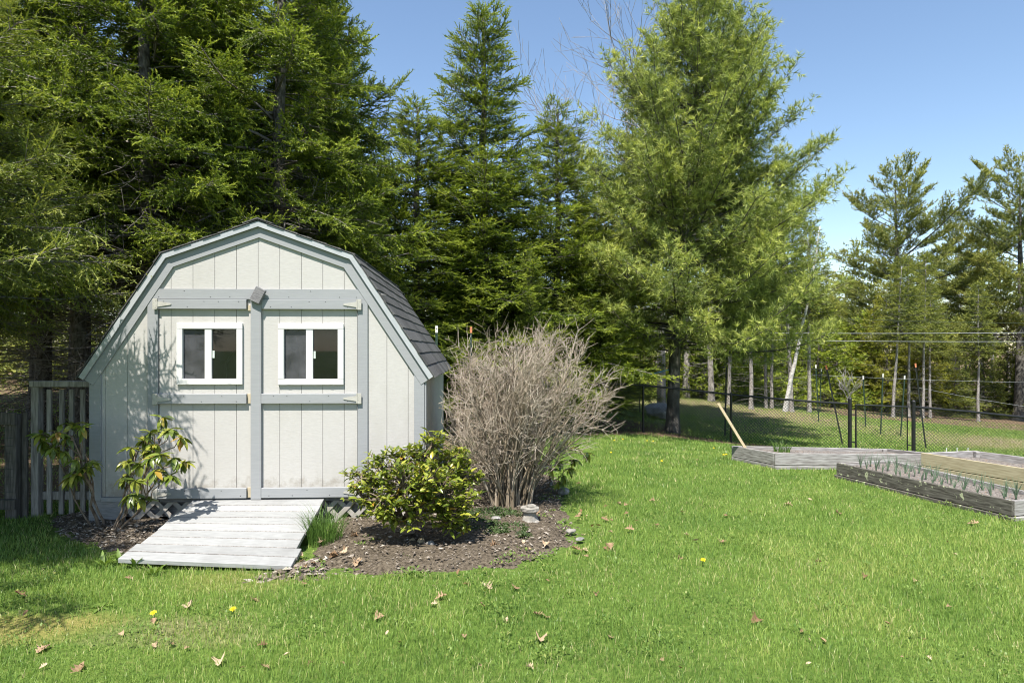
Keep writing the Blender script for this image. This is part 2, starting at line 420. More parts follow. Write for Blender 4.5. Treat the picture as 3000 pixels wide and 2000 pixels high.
def plank_between(name, p, q, width, thick, mat, parent, up=Vector((0, 0, 1)), c=.003):
    """board from p to q (its bottom-centre line), 'width' along up, 'thick' across"""
    p = Vector(p); q = Vector(q); d = q - p; L = d.length; d.normalize()
    s = d.cross(up).normalized(); u = s.cross(d)
    me = MB().box(0, L, -thick / 2, thick / 2, 0, width, c).mesh(name, mat)
    o = link(name, me, parent)
    o.matrix_local = Matrix(((d.x, -s.x, u.x, p.x), (d.y, -s.y, u.y, p.y), (d.z, -s.z, u.z, p.z), (0, 0, 0, 1)))
    return o

def seg_mesh(name, P0, P1, R0, R1, mat, sides=3, tint=None):
    """many tapered straight segments as one mesh"""
    P0 = np.asarray(P0, float); P1 = np.asarray(P1, float); R0 = np.asarray(R0, float); R1 = np.asarray(R1, float)
    n = len(P0)
    d = P1 - P0; d /= np.linalg.norm(d, axis=1, keepdims=True) + 1e-9
    ref = np.where(np.abs(d[:, 2:3]) < .9, np.array([[0, 0, 1.]]), np.array([[1., 0, 0]]))
    u = np.cross(d, ref); u /= np.linalg.norm(u, axis=1, keepdims=True) + 1e-9
    w = np.cross(d, u)
    V = np.empty((n, 2 * sides, 3))
    for k in range(sides):
        a = 2 * PI * k / sides
        o = u * math.cos(a) + w * math.sin(a)
        V[:, k] = P0 + o * R0[:, None]; V[:, sides + k] = P1 + o * R1[:, None]
    Fq = np.empty((n, sides, 4), np.int64)
    base = (np.arange(n) * 2 * sides)
    for k in range(sides):
        k2 = (k + 1) % sides
        Fq[:, k] = np.stack([base + k, base + k2, base + sides + k2, base + sides + k], 1)
    t = None if tint is None else np.repeat(tint, 2 * sides)
    return mesh_np(name, V.reshape(-1, 3), Fq.reshape(-1, 4), 4, t, mat, smooth=sides > 3)

# ================================================================== GROUND
def grow(a, b, step, far, g=1.25):
    c = list(np.arange(a, b + 1e-6, step)); s = step
    while c[-1] < far: s *= g; c.append(c[-1] + s)
    s = step; lo = []
    x = a
    while x > -far: s *= g; x -= s; lo.append(x)
    return np.array(lo[::-1] + c)
FENCE = [(-3.2, 12.2), (3.35, 17.0), (5.43, 16.5), (8.02, 15.8), (9.35, 15.5), (11.6, 15.0), (15.0, 14.4)]
def dist_poly(x, y, pts, closed=False):
    d = np.full(np.shape(x), 1e9)
    n = len(pts)
    for i in range(n if closed else n - 1):
        ax, ay = pts[i][:2]; bx, by = pts[(i + 1) % n][:2]
        vx, vy = bx - ax, by - ay
        t = np.clip(((x - ax) * vx + (y - ay) * vy) / (vx * vx + vy * vy + 1e-9), 0, 1)
        d = np.minimum(d, np.hypot(x - ax - t * vx, y - ay - t * vy))
    return d
def sm(x, a, b):
    t = np.clip((np.asarray(x, float) - a) / (b - a), 0, 1)
    return t * t * (3 - 2 * t)
PINE_XY = (4.26, 17.7)
def zones(x, y):
    litter = sm(y, 6.9, 7.6) * sm(-x, 3.9, 4.4)
    litter = np.maximum(litter, sm(y, 8.8, 10.5) * sm(-x, 0.3, 1.6))
    litter = np.maximum(litter, sm(y, 12.5, 15) * sm(-x, -2.0, -.5) * .75)
    litter = np.maximum(litter, .95 * (1 - sm(dist_poly(x, y, FENCE[:4]), .15, .6)) * (1 - sm(x, 6.5, 8)))
    litter = np.maximum(litter, .75 * (1 - sm(np.hypot(x - 3.4, (y - 18.2) * .8), .8, 2.2)))
    litter = np.maximum(litter, sm(y - (31 - .1 * x), 0, 3) * .9)
    litter = np.maximum(litter, .95 * sm(x, 10, 14) * sm(y - 24.5, 0, 1.5))
    dry = .62 * sm(y, 17.5, 20) * (1 - sm(y, 28, 31)) * (.15 + 1.1 * vnoise(x, y, 2.6, 3))
    moss = .92 * (1 - sm(np.hypot((x + 2.95) / .85, (y - 3.97) / .34), .1, 1.3))
    moss = np.maximum(moss, .5 * (1 - sm(np.hypot((x + 2.0) / .9, (y - 4.75) / .3), .2, 1.3)))
    dry = np.maximum(dry, .5 * (1 - sm(np.hypot((x + 1.9) / 1.0, (y - 3.9) / .4), .2, 1.3)))
    return litter, dry, moss
gx = grow(-15, 17, .28, 900); gy = grow(-1, 36, .28, 900)
GX, GY = np.meshgrid(gx, gy)
GZ = gz(GX, GY)
nx, ny = len(gx), len(gy)
idx = np.arange(nx * ny).reshape(ny, nx)
quads = np.stack([idx[:-1, :-1], idx[:-1, 1:], idx[1:, 1:], idx[1:, :-1]], -1).reshape(-1, 4)
gme = mesh_np("ground", np.stack([GX, GY, GZ], -1), quads, 4, None, M_GROUND, True)
zl, zd, zm = zones(GX.ravel(), GY.ravel())
ca = gme.attributes.new("zone", 'FLOAT_COLOR', 'POINT')
ca.data.foreach_set("color", np.stack([zl, zd, zm, np.ones_like(zl)], 1).astype(np.float32).ravel())
tag(link("ground", gme), "lawn running back to the fence and the field behind it", None, None, "structure")

D2P = 3000.0 / 2352.0
def poly_from_display(pts):
    return [ray_ground(x * D2P, y * D2P)[:2] for x, y in pts]
SOIL_R = poly_from_display([(662, 1322), (760, 1326), (880, 1334), (1000, 1330), (1120, 1322), (1220, 1306), (1300, 1278), (1350, 1248), (1352, 1215),
                            (1322, 1185), (1318, 1150), (1300, 1105), (1235, 1062), (1180, 1030), (1100, 1012)]) + [(-.9, 8.6), (-2.5, 8.8), (-2.5, 6.3), (-1.8, 6.2)]
SOIL_L = poly_from_display([(80, 1180), (112, 1236), (190, 1262), (262, 1285), (330, 1300)]) + [(-2.6, 5.1), (-2.6, 6.6), (-4.3, 6.9), (-4.7, 6.55)]
def soil_sheet(name, poly, label, seed):
    p = np.array(poly)
    xs = np.arange(p[:, 0].min() - .1, p[:, 0].max() + .1, .045); ys = np.arange(p[:, 1].min() - .1, p[:, 1].max() + .1, .045)
    X, Y = np.meshgrid(xs, ys)
    ins = inpoly(X, Y, poly); d = dist_poly(X, Y, poly, True) * np.where(ins, 1, -1)
    d = d + (vnoise(X, Y, .22, seed) - .5) * .12
    Z = gz(X, Y) - .03 + .075 * sm(d, -.02, .35) + (vnoise(X, Y, .12, seed + 1) - .5) * .035 + (vnoise(X, Y, .05, seed + 5) - .5) * .02
    Z = np.where(d < -.04, gz(X, Y) - .04, Z)
    i = np.arange(X.size).reshape(X.shape)
    q = np.stack([i[:-1, :-1], i[:-1, 1:], i[1:, 1:], i[1:, :-1]], -1).reshape(-1, 4)
    keep = (d.ravel()[q] > -.05).any(1)
    me = mesh_np(name, np.stack([X, Y, Z], -1), q[keep], 4, None, M_SOIL, True)
    return tag(link(name, me), label, None, None, "structure")
soil_sheet("garden_soil", SOIL_R, "dark soil bed around the shrubs right of the ramp", 3)
soil_sheet("garden_soil", SOIL_L, "shaded dark soil bed left of the ramp", 9)
def soil_z(x, y):
    return gz(x, y) + .03

# ================================================================== SHED
SH_C = (-2.40, 6.35); SH_YAW = math.radians(2.5); DEPTH = 3.05
shed = empty("garden_shed", (SH_C[0], SH_C[1], 0), SH_YAW, "cream gambrel roofed garden shed with grey trim and two windowed doors", "shed")
def shed_world(x, y, z=0):
    c, s = math.cos(SH_YAW), math.sin(SH_YAW)
    return (SH_C[0] + c * x - s * y, SH_C[1] + s * x + c * y, z)
PROF = [(-1.65, 1.40), (-.89, 2.555), (0, 2.87), (.89, 2.555), (1.65, 1.40)]
def offset_prof(d):
    out = []
    nrm = []
    for i in range(4):
        dx, dz = PROF[i + 1][0] - PROF[i][0], PROF[i + 1][1] - PROF[i][1]
        L = math.hypot(dx, dz); nrm.append((dz / L, -dx / L))      # pointing inwards (down)
    for i in range(5):
        a = nrm[max(i - 1, 0)]; b = nrm[min(i, 3)]
        m = (a[0] + b[0], a[1] + b[1]); l2 = (m[0] ** 2 + m[1] ** 2)
        k = 2 * d / l2
        out.append((PROF[i][0] + m[0] * k, PROF[i][1] + m[1] * k))
    return out
def roof_under(x, d=.07):
    p = offset_prof(d)
    return float(np.interp(x, [q[0] for q in p], [q[1] for q in p]))
ZB = .27
# roof decks
for i in range(4):
    o0, o1 = offset_prof(0), offset_prof(.045)
    MB().prism([o0[i], o0[i + 1], o1[i + 1], o1[i]], -.055, DEPTH + .12).build("roof_deck", M_SHINGLE, shed)
# rake fascia (outer, pale) and inner rake boards on the wall
for i in range(4):
    a, b = offset_prof(.004), offset_prof(.052)
    MB().prism([a[i], a[i + 1], b[i + 1], b[i]], -.074, -.0555).build("rake_fascia", M_RAKE, shed)
    a, b = offset_prof(.050), offset_prof(.145)
    q = [a[i], a[i + 1], b[i + 1], b[i]]
    yy = -.0465 if i in (0, 3) else -.0425
    MB().prism(q, yy, -.022).build("rake_board", M_TRIM, shed)
# shingles on the right slopes, one by one; the far left slopes in joined courses
def shingle_slope(i, right, single):
    p0, p1 = PROF[i], PROF[i + 1]
    if right: e, t = p1, p0
    else: e, t = p0, p1
    dx, dz = t[0] - e[0], t[1] - e[1]; L = math.hypot(dx, dz); dx /= L; dz /= L
    nxn, nzn = (-dz, dx) if not right else (dz, -dx)
    if nzn < 0: nxn, nzn = -nxn, -nzn
    k = 0; s = -.02; mb = None if single else MB()
    while s < L - .02:
        y = -.085 - (.15 if k % 2 else 0); s1 = min(s + .165, L + .01)
        while y < DEPTH + .14:
            ya, yb = max(y + .004, -.088), min(y + .30, DEPTH + .14)
            if yb - ya > .03:
                h0, h1 = .016, .006
                j = float(rng.uniform(-.006, .006))
                def P(ss, h): return (e[0] + dx * ss + nxn * h, e[1] + dz * ss + nzn * h)
                poly = [P(s + j, .002), P(s + j, h0), P(s1, h1), P(s1, .001)]
                if single: MB().prism(poly, ya, yb).build("shingle", M_SHINGLE, shed)
                else: mb.prism(poly, ya, yb)
            y += .304
        s += .143; k += 1
    if mb: mb.build("shingle_courses", M_SHINGLE, shed)["kind"] = "stuff"
shingle_slope(3, True, True); shingle_slope(2, True, True)
shingle_slope(0, False, False); shingle_slope(1, False, False)
for sgn in (-1, 1):
    MB().prism([(0, 2.885), (sgn * .14, 2.838), (sgn * .14, 2.848), (0, 2.897)], -.09, DEPTH + .14).build("ridge_cap", M_SHINGLE, shed)

# grooved siding boards on the front
GROOVES = [-.014 + .2025 * k for k in range(-9, 10)]
def siding(x0, x1, zlo, ztop, parent, y0=-.022, y1=-.006, holes=None):
    """boards between grooves; ztop a number or function of x"""
    edges = [x0] + [g for g in GROOVES if x0 + .012 < g < x1 - .012] + [x1]
    for a, b in zip(edges[:-1], edges[1:]):
        a2, b2 = a + .002, b - .002
        tops = [a2] + [x for x in (-.89, 0, .89) if a2 < x < b2] + [b2]
        zt = [(x, ztop(x) if callable(ztop) else ztop) for x in tops]
        spans = [(zlo, None)]
        if holes and not (b2 <= holes[0] or a2 >= holes[1]):
            cut = max(a2, holes[0]), min(b2, holes[1])
            parts = []
            if a2 < holes[0]: parts.append((a2, holes[0], zlo, zt[0][1]))
            if b2 > holes[1]: parts.append((holes[1], b2, zlo, zt[0][1]))
            parts.append((cut[0], cut[1], zlo, holes[2])); parts.append((cut[0], cut[1], holes[3], zt[0][1]))
            for xa, xb, za, zb in parts:
                if xb - xa > .002 and zb - za > .002: MB().box(xa, xb, y0, y1, za, zb).build("siding_board", M_SIDING, parent)
            continue
        if min(z for _, z in zt) - zlo < .01 and max(z for _, z in zt) - zlo < .02: continue
        poly = [(a2, zlo), (b2, zlo)] + [(x, max(z, zlo + .001)) for x, z in reversed(zt)]
        MB().prism(poly, y0, y1).build("siding_board", M_SIDING, parent)
siding(-1.53, 1.53, 2.18, lambda x: roof_under(x, .1), shed)
siding(-1.53, -.985, ZB, lambda x: min(roof_under(x, .1), 2.179), shed)
siding(.975, 1.53, ZB, lambda x: min(roof_under(x, .1), 2.179), shed)
# wall behind the boards, with the door opening left free
wb = MB()
xs = [-1.53, -.89, 0, .89, 1.53]
wb.prism([(-1.04, 2.13), (1.04, 2.13)] + [(x, roof_under(x, .08)) for x in (.86, 0, -.86)], -.0055, .03)
wb.prism([(-1.53, ZB), (-.95, ZB), (-.95, 2.129), (-1.04, 2.129), (-1.53, roof_under(-1.53, .08))], -.0055, .03)
wb.prism([(.95, ZB), (1.53, ZB), (1.53, roof_under(1.53, .08)), (1.04, 2.129), (.95, 2.129)], -.0055, .03)
wb.build("front_wall", M_BACK, shed)
# side and back walls, floor
for sgn in (-1, 1):
    mb = MB()
    x_in, x_out = (1.50, 1.546) if sgn > 0 else (-1.546, -1.50)
    mb.box(x_in, x_out, .0, DEPTH, ZB, 1.50)
    xs0, xs1 = (1.546, 1.560) if sgn > 0 else (-1.560, -1.546)
    y = .012
    while y < DEPTH - .01:
        mb.box(xs0, xs1, y, min(y + .195, DEPTH), ZB - .02, 1.50); y += .2025
    mb.build("side_wall", M_SIDING, shed)
    box_obj("corner_trim", *((1.5605, 1.578) if sgn > 0 else (-1.578, -1.5605)), -.03, .05, ZB - .02, 1.47, M_TRIM, shed)
MB().prism([(-1.5, ZB), (1.5, ZB), (1.5, 1.56), (.86, 2.5), (0, 2.8), (-.86, 2.5), (-1.5, 1.56)], DEPTH - .03, DEPTH).build("back_wall", M_SIDING, shed)
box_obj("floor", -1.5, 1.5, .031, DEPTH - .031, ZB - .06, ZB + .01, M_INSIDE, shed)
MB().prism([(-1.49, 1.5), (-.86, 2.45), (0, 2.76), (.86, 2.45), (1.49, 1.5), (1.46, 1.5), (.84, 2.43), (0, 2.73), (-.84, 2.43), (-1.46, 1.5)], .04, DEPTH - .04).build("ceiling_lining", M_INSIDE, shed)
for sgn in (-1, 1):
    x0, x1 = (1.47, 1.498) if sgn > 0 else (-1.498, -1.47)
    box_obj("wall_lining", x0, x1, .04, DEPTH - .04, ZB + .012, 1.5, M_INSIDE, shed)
MB().prism([(-1.45, ZB + .012), (1.45, ZB + .012), (1.45, 1.45), (.82, 2.38), (0, 2.68), (-.82, 2.38), (-1.45, 1.45)], DEPTH - .045, DEPTH - .0305).build("dark_back_sheet", M_INSIDE, shed)  # dark sheet added over the pale back wall so the panes look dark
# grey trim on the front
def tr(x0, x1, z0, z1, y0=-.042, y1=-.0225, parent=shed, mat=M_TRIM, name="trim_board"):
    return box_obj(name, x0, x1, y0, y1, z0, z1, mat, parent, .003)
ob = offset_prof(.145)
def on_rake(z, side):     # x of the inner rake edge at height z
    (xa, za), (xb, zb) = (ob[3], ob[4]) if side > 0 else (ob[1], ob[0])
    return xa + (xb - xa) * (z - za) / (zb - za)
MB().prism([(on_rake(2.132, -1) + .002, 2.132), (on_rake(2.132, 1) - .002, 2.132), (on_rake(2.226, 1) - .002, 2.226), (on_rake(2.226, -1) + .002, 2.226)], -.042, -.0225).build("frieze_board", M_TRIM, shed)
for sgn in (-1, 1):
    x0, x1 = sorted((sgn * 1.56, sgn * 1.462))
    poly = [(x0, ZB - .03), (x1, ZB - .03), (x1, roof_under(x1, .148)), (x0, roof_under(x0, .148))]
    MB().prism(poly, -.042, -.0225).build("corner_trim", M_TRIM, shed)
nh = MB()
for kx in range(9):
    xx = -.95 + 1.9 * kx / 8 + float(rng.uniform(-.05, .05)); zz = 2.179 + float(rng.choice([-.028, .028])); nh.tube([(xx, -.0436, zz), (xx, -.0415, zz)], .0045, 6)
nh.build("nail_heads", M_NAIL, shed)["kind"] = "stuff"
tr(-1.035, -.938, ZB - .01, 2.130, name="door_jamb")
tr(.925, 1.022, ZB - .01, 2.130, name="door_jamb")
tr(-1.46, -1.037, ZB - .045, ZB - .002, name="sill_board")
tr(1.024, 1.46, ZB - .045, ZB - .002, name="sill_board")
tr(-.936, .923, ZB - .06, ZB - .016, y0=-.012, y1=.02, name="threshold", mat=M_BLOCK)

def hinge(x, z, sgn, parent):
    """T hinge: plate on the jamb at x, strap running towards the door centre (sgn)"""
    mb = MB()
    mb.box(x - .021, x + .021, -.068, -.062, z - .05, z + .05, .001)
    for q in (-.032, -.012, .012, .032): mb.tube([(x + (.008 if int(q * 1000) % 3 else -.008), -.0695, z + q), (x + (.008 if int(q * 1000) % 3 else -.008), -.068, z + q)], .004, 6)
    h = MB()
    xa = x + sgn * .0215; xb = x + sgn * .145
    h.prism([(xa, z - .027), (xb, z - .008), (xb + sgn * .006, z), (xb, z + .008), (xa, z + .027)] if sgn > 0 else [(xb, z - .008), (xa, z - .027), (xa, z + .027), (xb, z + .008), (xb + sgn * .006, z)], -.068, -.0625)
    mb.tube([(x + sgn * .021, -.067, z - .045), (x + sgn * .021, -.067, z + .045)], .006, 8)
    mb.v += []; 
    b = len(mb.v); mb.v += h.v; mb.f += [tuple(i + b for i in f) for f in h.f]
    return mb.build("hinge", M_HINGE, parent)

def window(door, x0, x1, z0, z1):
    fw = .056
    fr = MB()
    yf = (-.050, -.004)
    fr.box(x0, x1, *yf, z1 - fw, z1, .004); fr.box(x0, x1, *yf, z0, z0 + fw, .004)
    fr.box(x0, x0 + fw, -.0498, -.004, z0 + fw + .0003, z1 - fw - .0003, .003); fr.box(x1 - fw, x1, -.0498, -.004, z0 + fw + .0003, z1 - fw - .0003, .003)
    w = fr.build("window_frame", M_WHITE, door)
    xm = x0 + (x1 - x0) * .478
    box_obj("window_stile", xm - .033, xm + .033, -.044, -.003, z0 + fw + .001, z1 - fw - .001, M_WHITE, door, .003)
    sl = MB()
    for xc in (x0 + .1, x1 - .12): sl.box(xc - .016, xc + .016, -.0525, -.0499, z0 + .006, z0 + .012)
    sl.build("weep_cover", M_WHITE, door)
    box_obj("window_pane", x0 + fw, xm - .0335, -.018, -.014, z0 + fw, z1 - fw, M_SCREEN, door, 0)["label"] = "left sash behind a grey insect screen"
    box_obj("window_pane", xm + .0335, x1 - fw, -.026, -.022, z0 + fw, z1 - fw, M_GLASS, door, 0)["label"] = "right sash of dark clear glass"
    box_obj("window_latch", xm + .036, xm + .056, -.034, -.0265, z0 + .25, z0 + .32, M_LATCH, door, .002)
    px0 = x0 + fw + .045 if x0 < 0 else x0 + fw + .02
    box_obj("paper_note", px0, px0 + .095, -.0105, -.0090, z1 - .245, z1 - .128, M_PAPER, door, 0)

def door(name, x0, x1, bx0, bx1, win, hx, hs, label):
    d = empty("door", (0, 0, 0), 0, None, None, None, shed)
    d["label"] = label
    wx0, wx1, wz0, wz1 = win
    siding(x0, x1, ZB - .002, 2.128, d, holes=(wx0 + .01, wx1 - .01, wz0 + .01, wz1 - .01))
    core = MB()
    core.box(x0, x1, -.0055, .018, ZB, wz0 + .012); core.box(x0, x1, -.0055, .018, wz1 - .012, 2.125)
    core.box(x0, wx0 + .012, -.0055, .018, wz0 + .0122, wz1 - .0122); core.box(wx1 - .012, x1, -.0055, .018, wz0 + .0122, wz1 - .0122)
    core.build("door_core", M_BACK, d)
    for za, zb in ((2.036, 2.127), (1.143, 1.236), (.252, .346)):
        tr(bx0, bx1, za, zb, -.061, -.0225, d, name="brace")
        hinge(hx, (za + zb) / 2, hs, d)
        nh = MB()
        for kx in range(5):
            xx = bx0 + (bx1 - bx0) * (.1 + .2 * kx) + float(rng.uniform(-.03, .03)); zz = (za + zb) / 2 + float(rng.choice([-.025, .025]))
            nh.tube([(xx, -.0625, zz), (xx, -.0605, zz)], .0045, 6)
        nh.build("nail_heads", M_NAIL, d)["kind"] = "stuff"
    window(d, *win)
    return d
dl = door("door", -.934, -.0745, -.932, -.112, (-.765, -.153, 1.323, 1.904), -.955, 1, "left leaf of the shed door with its window partly in tree shadow")
dr = door("door", -.0735, .921, .026, .920, (.178, .795, 1.318, 1.902), .945, -1, "right leaf of the shed door carrying the centre post")
for za, zb in ((2.02, 2.075), (1.143, 1.238), (.252, .348)):
    tr(-.111, -.076, za, zb, -.036, -.0225, dl, M_BAREWOOD, "spacer_block")
tr(-.073, .0245, .238, 2.1285, -.059, -.0225, dr, name="centre_post")
# wooden turn button
tb = MB().box(-.05, .05, -.02, .02, -.072, .072, .004).build("turn_button", M_BLOCK, shed)
tb.location = (.005, -.0845, 2.165); tb.rotation_euler = (0, math.radians(27), 0)
# skirting and lattice under the shed
def lattice(x0, x1, z0, z1):
    w = .043; sp = .165
    for dirn in (1, -1):
        c = x0 - (z1 - z0) - sp
        while c < x1 + (z1 - z0) + sp:
            # centre line x = c + dirn*(z-z0); clip to rectangle
            pts = []
            h = w / 2 * math.sqrt(2)
            poly = [(c - h, z0), (c + h, z0), (c + h + dirn * (z1 - z0), z1), (c - h + dirn * (z1 - z0), z1)]
            # clip in x
            def clip(poly, xc, keep_less):
                out = []
                for i in range(len(poly)):
                    a, b = poly[i], poly[(i + 1) % len(poly)]
                    ia = (a[0] <= xc) if keep_less else (a[0] >= xc); ib = (b[0] <= xc) if keep_less else (b[0] >= xc)
                    if ia: out.append(a)
                    if ia != ib:
                        t = (xc - a[0]) / (b[0] - a[0]); out.append((xc, a[1] + (b[1] - a[1]) * t))
                return out
            poly = clip(poly, x1, True)
            if len(poly) > 2: poly = clip(poly, x0, False)
            if len(poly) > 2:
                y0 = -.004 if dirn > 0 else .0045
                MB().prism(poly, y0, y0 + .008).build("lattice_slat", M_LATTICE, shed)
            c += sp
lattice(.58, 1.55, -.03, .235)
lattice(-1.30, -.62, -.03, .235)
box_obj("skirt_board", -1.58, -1.25, -.03, -.008, -.02, .262, M_SKIRT, shed, .002)
box_obj("floor_joist", -1.5, 1.5, .05, .09, .06, .205, M_BLOCK, shed, .002)
for xx in (-1.45, 0, 1.45):
    for yy in (.2, DEPTH - .2): box_obj("foundation_block", xx - .1, xx + .1, yy - .1, yy + .1, -.1, .205, M_CONCRETE, shed, .01)
MB().box(1.548, 1.556, .01, DEPTH, -.05, .245).build("side_skirt", M_SKIRT, shed)

# ================================================================== RAMP
ramp_o = empty("entry_ramp", (-2.35, 5.6, 0), 0, "white painted plank ramp sloping from the shed doors to the lawn", "ramp")
TL, TR_, BL, BR = (Vector(p) for p in ((-3.0, 6.285, .235), (-1.79, 6.335, .235), (-2.93, 4.99, .085), (-1.675, 4.95, .045)))
ro = Vector(ramp_o.location)
NB = 9
for k in range(NB):
    t0, t1 = k / NB + .0032, (k + 1) / NB - .0032
    ext = (.03 if k >= 7 else 0)
    l0, l1 = TL.lerp(BL, t0), TL.lerp(BL, t1); r0, r1 = TR_.lerp(BR, t0), TR_.lerp(BR, t1)
    dv = (r0 - l0).normalized()
    j0, j1 = float(rng.uniform(-.008, .012)), float(rng.uniform(-.008, .012))
    l0, l1 = l0 - dv * (j0 + ext), l1 - dv * (j0 + ext); r0, r1 = r0 + dv * (j1 + ext), r1 + dv * (j1 + ext)
    n = (r0 - l0).cross(l0 - l1).normalized()
    if n.z < 0: n = -n
    top = [p - ro + n * float(rng.uniform(-.0015, .0015)) for p in (l0, r0, r1, l1)]
    bot = [p - n * .036 for p in top]
    me = MB().add(top + bot, [(0, 1, 2, 3), (7, 6, 5, 4), (0, 4, 5, 1), (1, 5, 6, 2), (2, 6, 7, 3), (3, 7, 4, 0)]).mesh("ramp_board", M_RAMP)
    bm = bmesh.new(); bm.from_mesh(me); bmesh.ops.bevel(bm, geom=list(bm.edges), offset=.003, segments=1, affect='EDGES'); bm.to_mesh(me); bm.free()
    me.materials.append(M_FENCEWOOD)
    for pl in me.polygons:      # sawn edges are bare wood, only the top and the outermost edge are painted
        if abs(pl.normal.z) < .8 and abs(pl.normal.y) > .5 and not (k == NB - 1 and pl.normal.y < 0): pl.material_index = 1
    link("ramp_board", me, ramp_o)
for s in (.07, .5, .93):
    a = TL.lerp(TR_, s) - ro - Vector((0, 0, .145)); b = BL.lerp(BR, s) - ro - Vector((0, -.05, .125))
    plank_between("ramp_joist", a, b, .107 if s != .5 else .105, .038, M_FENCEWOOD, ramp_o)

# ================================================================== RAISED BEDS
def bed(name, corners, courses, label, mats, soil_drop=.07, thick=.038, steps=None, overlap=True):
    """corners: four world (x,y) in order; boards stand on the terrain, tops level with the first course list"""
    c = [Vector((x, y, float(gz(x, y)))) for x, y in corners]
    o = sum(c, Vector()) / 4
    root = empty(name, o, 0, label, "garden bed", "raised wooden garden beds")
    z0 = -.03
    for ci, hgt in enumerate(courses):
        for i in range(4):
            a, b = c[i] - o, c[(i + 1) % 4] - o
            d = (b - a).normalized(); s = Vector((d.y, -d.x, 0))
            out = (0.02 if (steps and ci == 0) else 0.0)
            tr_ = thick / 2
            a2 = a + d * (-tr_ if i % 2 == 0 else tr_) + s * out - d * out; b2 = b - d * (-tr_ if i % 2 == 0 else tr_) + s * out + d * out
            plank_between("bed_board", a2 + Vector((0, 0, z0)), b2 + Vector((0, 0, z0)), hgt - .008, thick, mats[i] if ci or not steps else mats[i], root, c=.004)
        z0 += hgt
    for i in range(4):
        dd = (o - c[i]); dd.z = 0; dd.normalize()
        p = c[i] - o + dd * .065
        MB().box(p.x - .03, p.x + .03, p.y - .03, p.y + .03, p.z - .05, p.z + z0 - .01, .004).build("corner_post", mats[i], root)
    # soil
    n = 24; V = []
    u = np.linspace(0, 1, n)
    U, W = np.meshgrid(u, u)
    cc = np.array([[p.x - o.x, p.y - o.y, p.z - o.z] for p in c])
    P = ((1 - U)[..., None] * (1 - W)[..., None] * cc[0] + U[..., None] * (1 - W)[..., None] * cc[1] + U[..., None] * W[..., None] * cc[2] + (1 - U)[..., None] * W[..., None] * cc[3])
    P[..., 2] += z0 - soil_drop + (vnoise(P[..., 0] + 9, P[..., 1] + 9, .11, 4) - .5) * .03
    i = np.arange(n * n).reshape(n, n)
    q = np.stack([i[:-1, :-1], i[:-1, 1:], i[1:, 1:], i[1:, :-1]], -1).reshape(-1, 4)
    link("soil", mesh_np("soil", P, q, 4, None, M_POTSOIL, True), root)
    return root, c, z0 - soil_drop
bedA, cA, sA = bed("raised_bed", [(3.67, 9.25), (5.95, 9.2), (5.78, 10.25), (3.42, 10.3)], (.09, .17), "long weathered grey bed along the fence with the leaning stake", [M_BEDGREY] * 4, .06)
bedC, cC, sC = bed("raised_bed", [(4.20, 8.56), (4.84, 6.45), (5.36, 6.61), (4.98, 8.78)], (.075, .155), "lichen covered dark bed in front planted with green onions", [M_BEDLICHEN, M_BEDGREY, M_BEDGREY, M_BEDGREY], .05, steps=True)
bedB, cB, sB = bed("raised_bed", [(5.50, 8.9), (6.45, 6.55), (7.45, 6.95), (6.45, 9.3)], (.14, .17), "taller bed of newer brown boards at the right edge", [M_BEDNEW, M_BEDGREY, M_BEDGREY, M_BEDGREY], .10)

# ================================================================== CHAIN LINK FENCE
clf = empty("chain_link_fence", (3.35, 17.0, float(gz(3.35, 17))), 0, "black chain link fence crossing the back of the lawn", "fence")
fo = Vector(clf.location)
FH = 1.2
def fpt(x, y, h): return Vector((x, y, float(gz(x, y)) + h)) - fo
def fence_run(pts, parent, with_first=True):
    for i in range(len(pts) - 1):
        a, b = pts[i], pts[i + 1]
        L = math.hypot(b[0] - a[0], b[1] - a[1]); n = max(1, round(L / 2.6))
        for k in range(n + 1):
            if k == n and i < len(pts) - 2: continue
            t = k / n; x, y = a[0] + (b[0] - a[0]) * t, a[1] + (b[1] - a[1]) * t
            mb = MB().tube([fpt(x, y, -.1), fpt(x, y, FH - .025)], .029, 8); mb.tube([fpt(x, y, FH - .03), fpt(x, y, FH + .035), fpt(x, y, FH + .045)], [.03, .028, .006], 8)
            mb.build("post", M_BLACKMETAL, parent)
        m = max(2, int(L / .8)); rail = [fpt(a[0] + (b[0] - a[0]) * q / m, a[1] + (b[1] - a[1]) * q / m, FH) for q in range(m + 1)]
        MB().tube(rail, .027, 8).build("top_rail", M_BLACKMETAL, parent)
        mesh_panel(a, b, .03, FH - .012, parent, L)
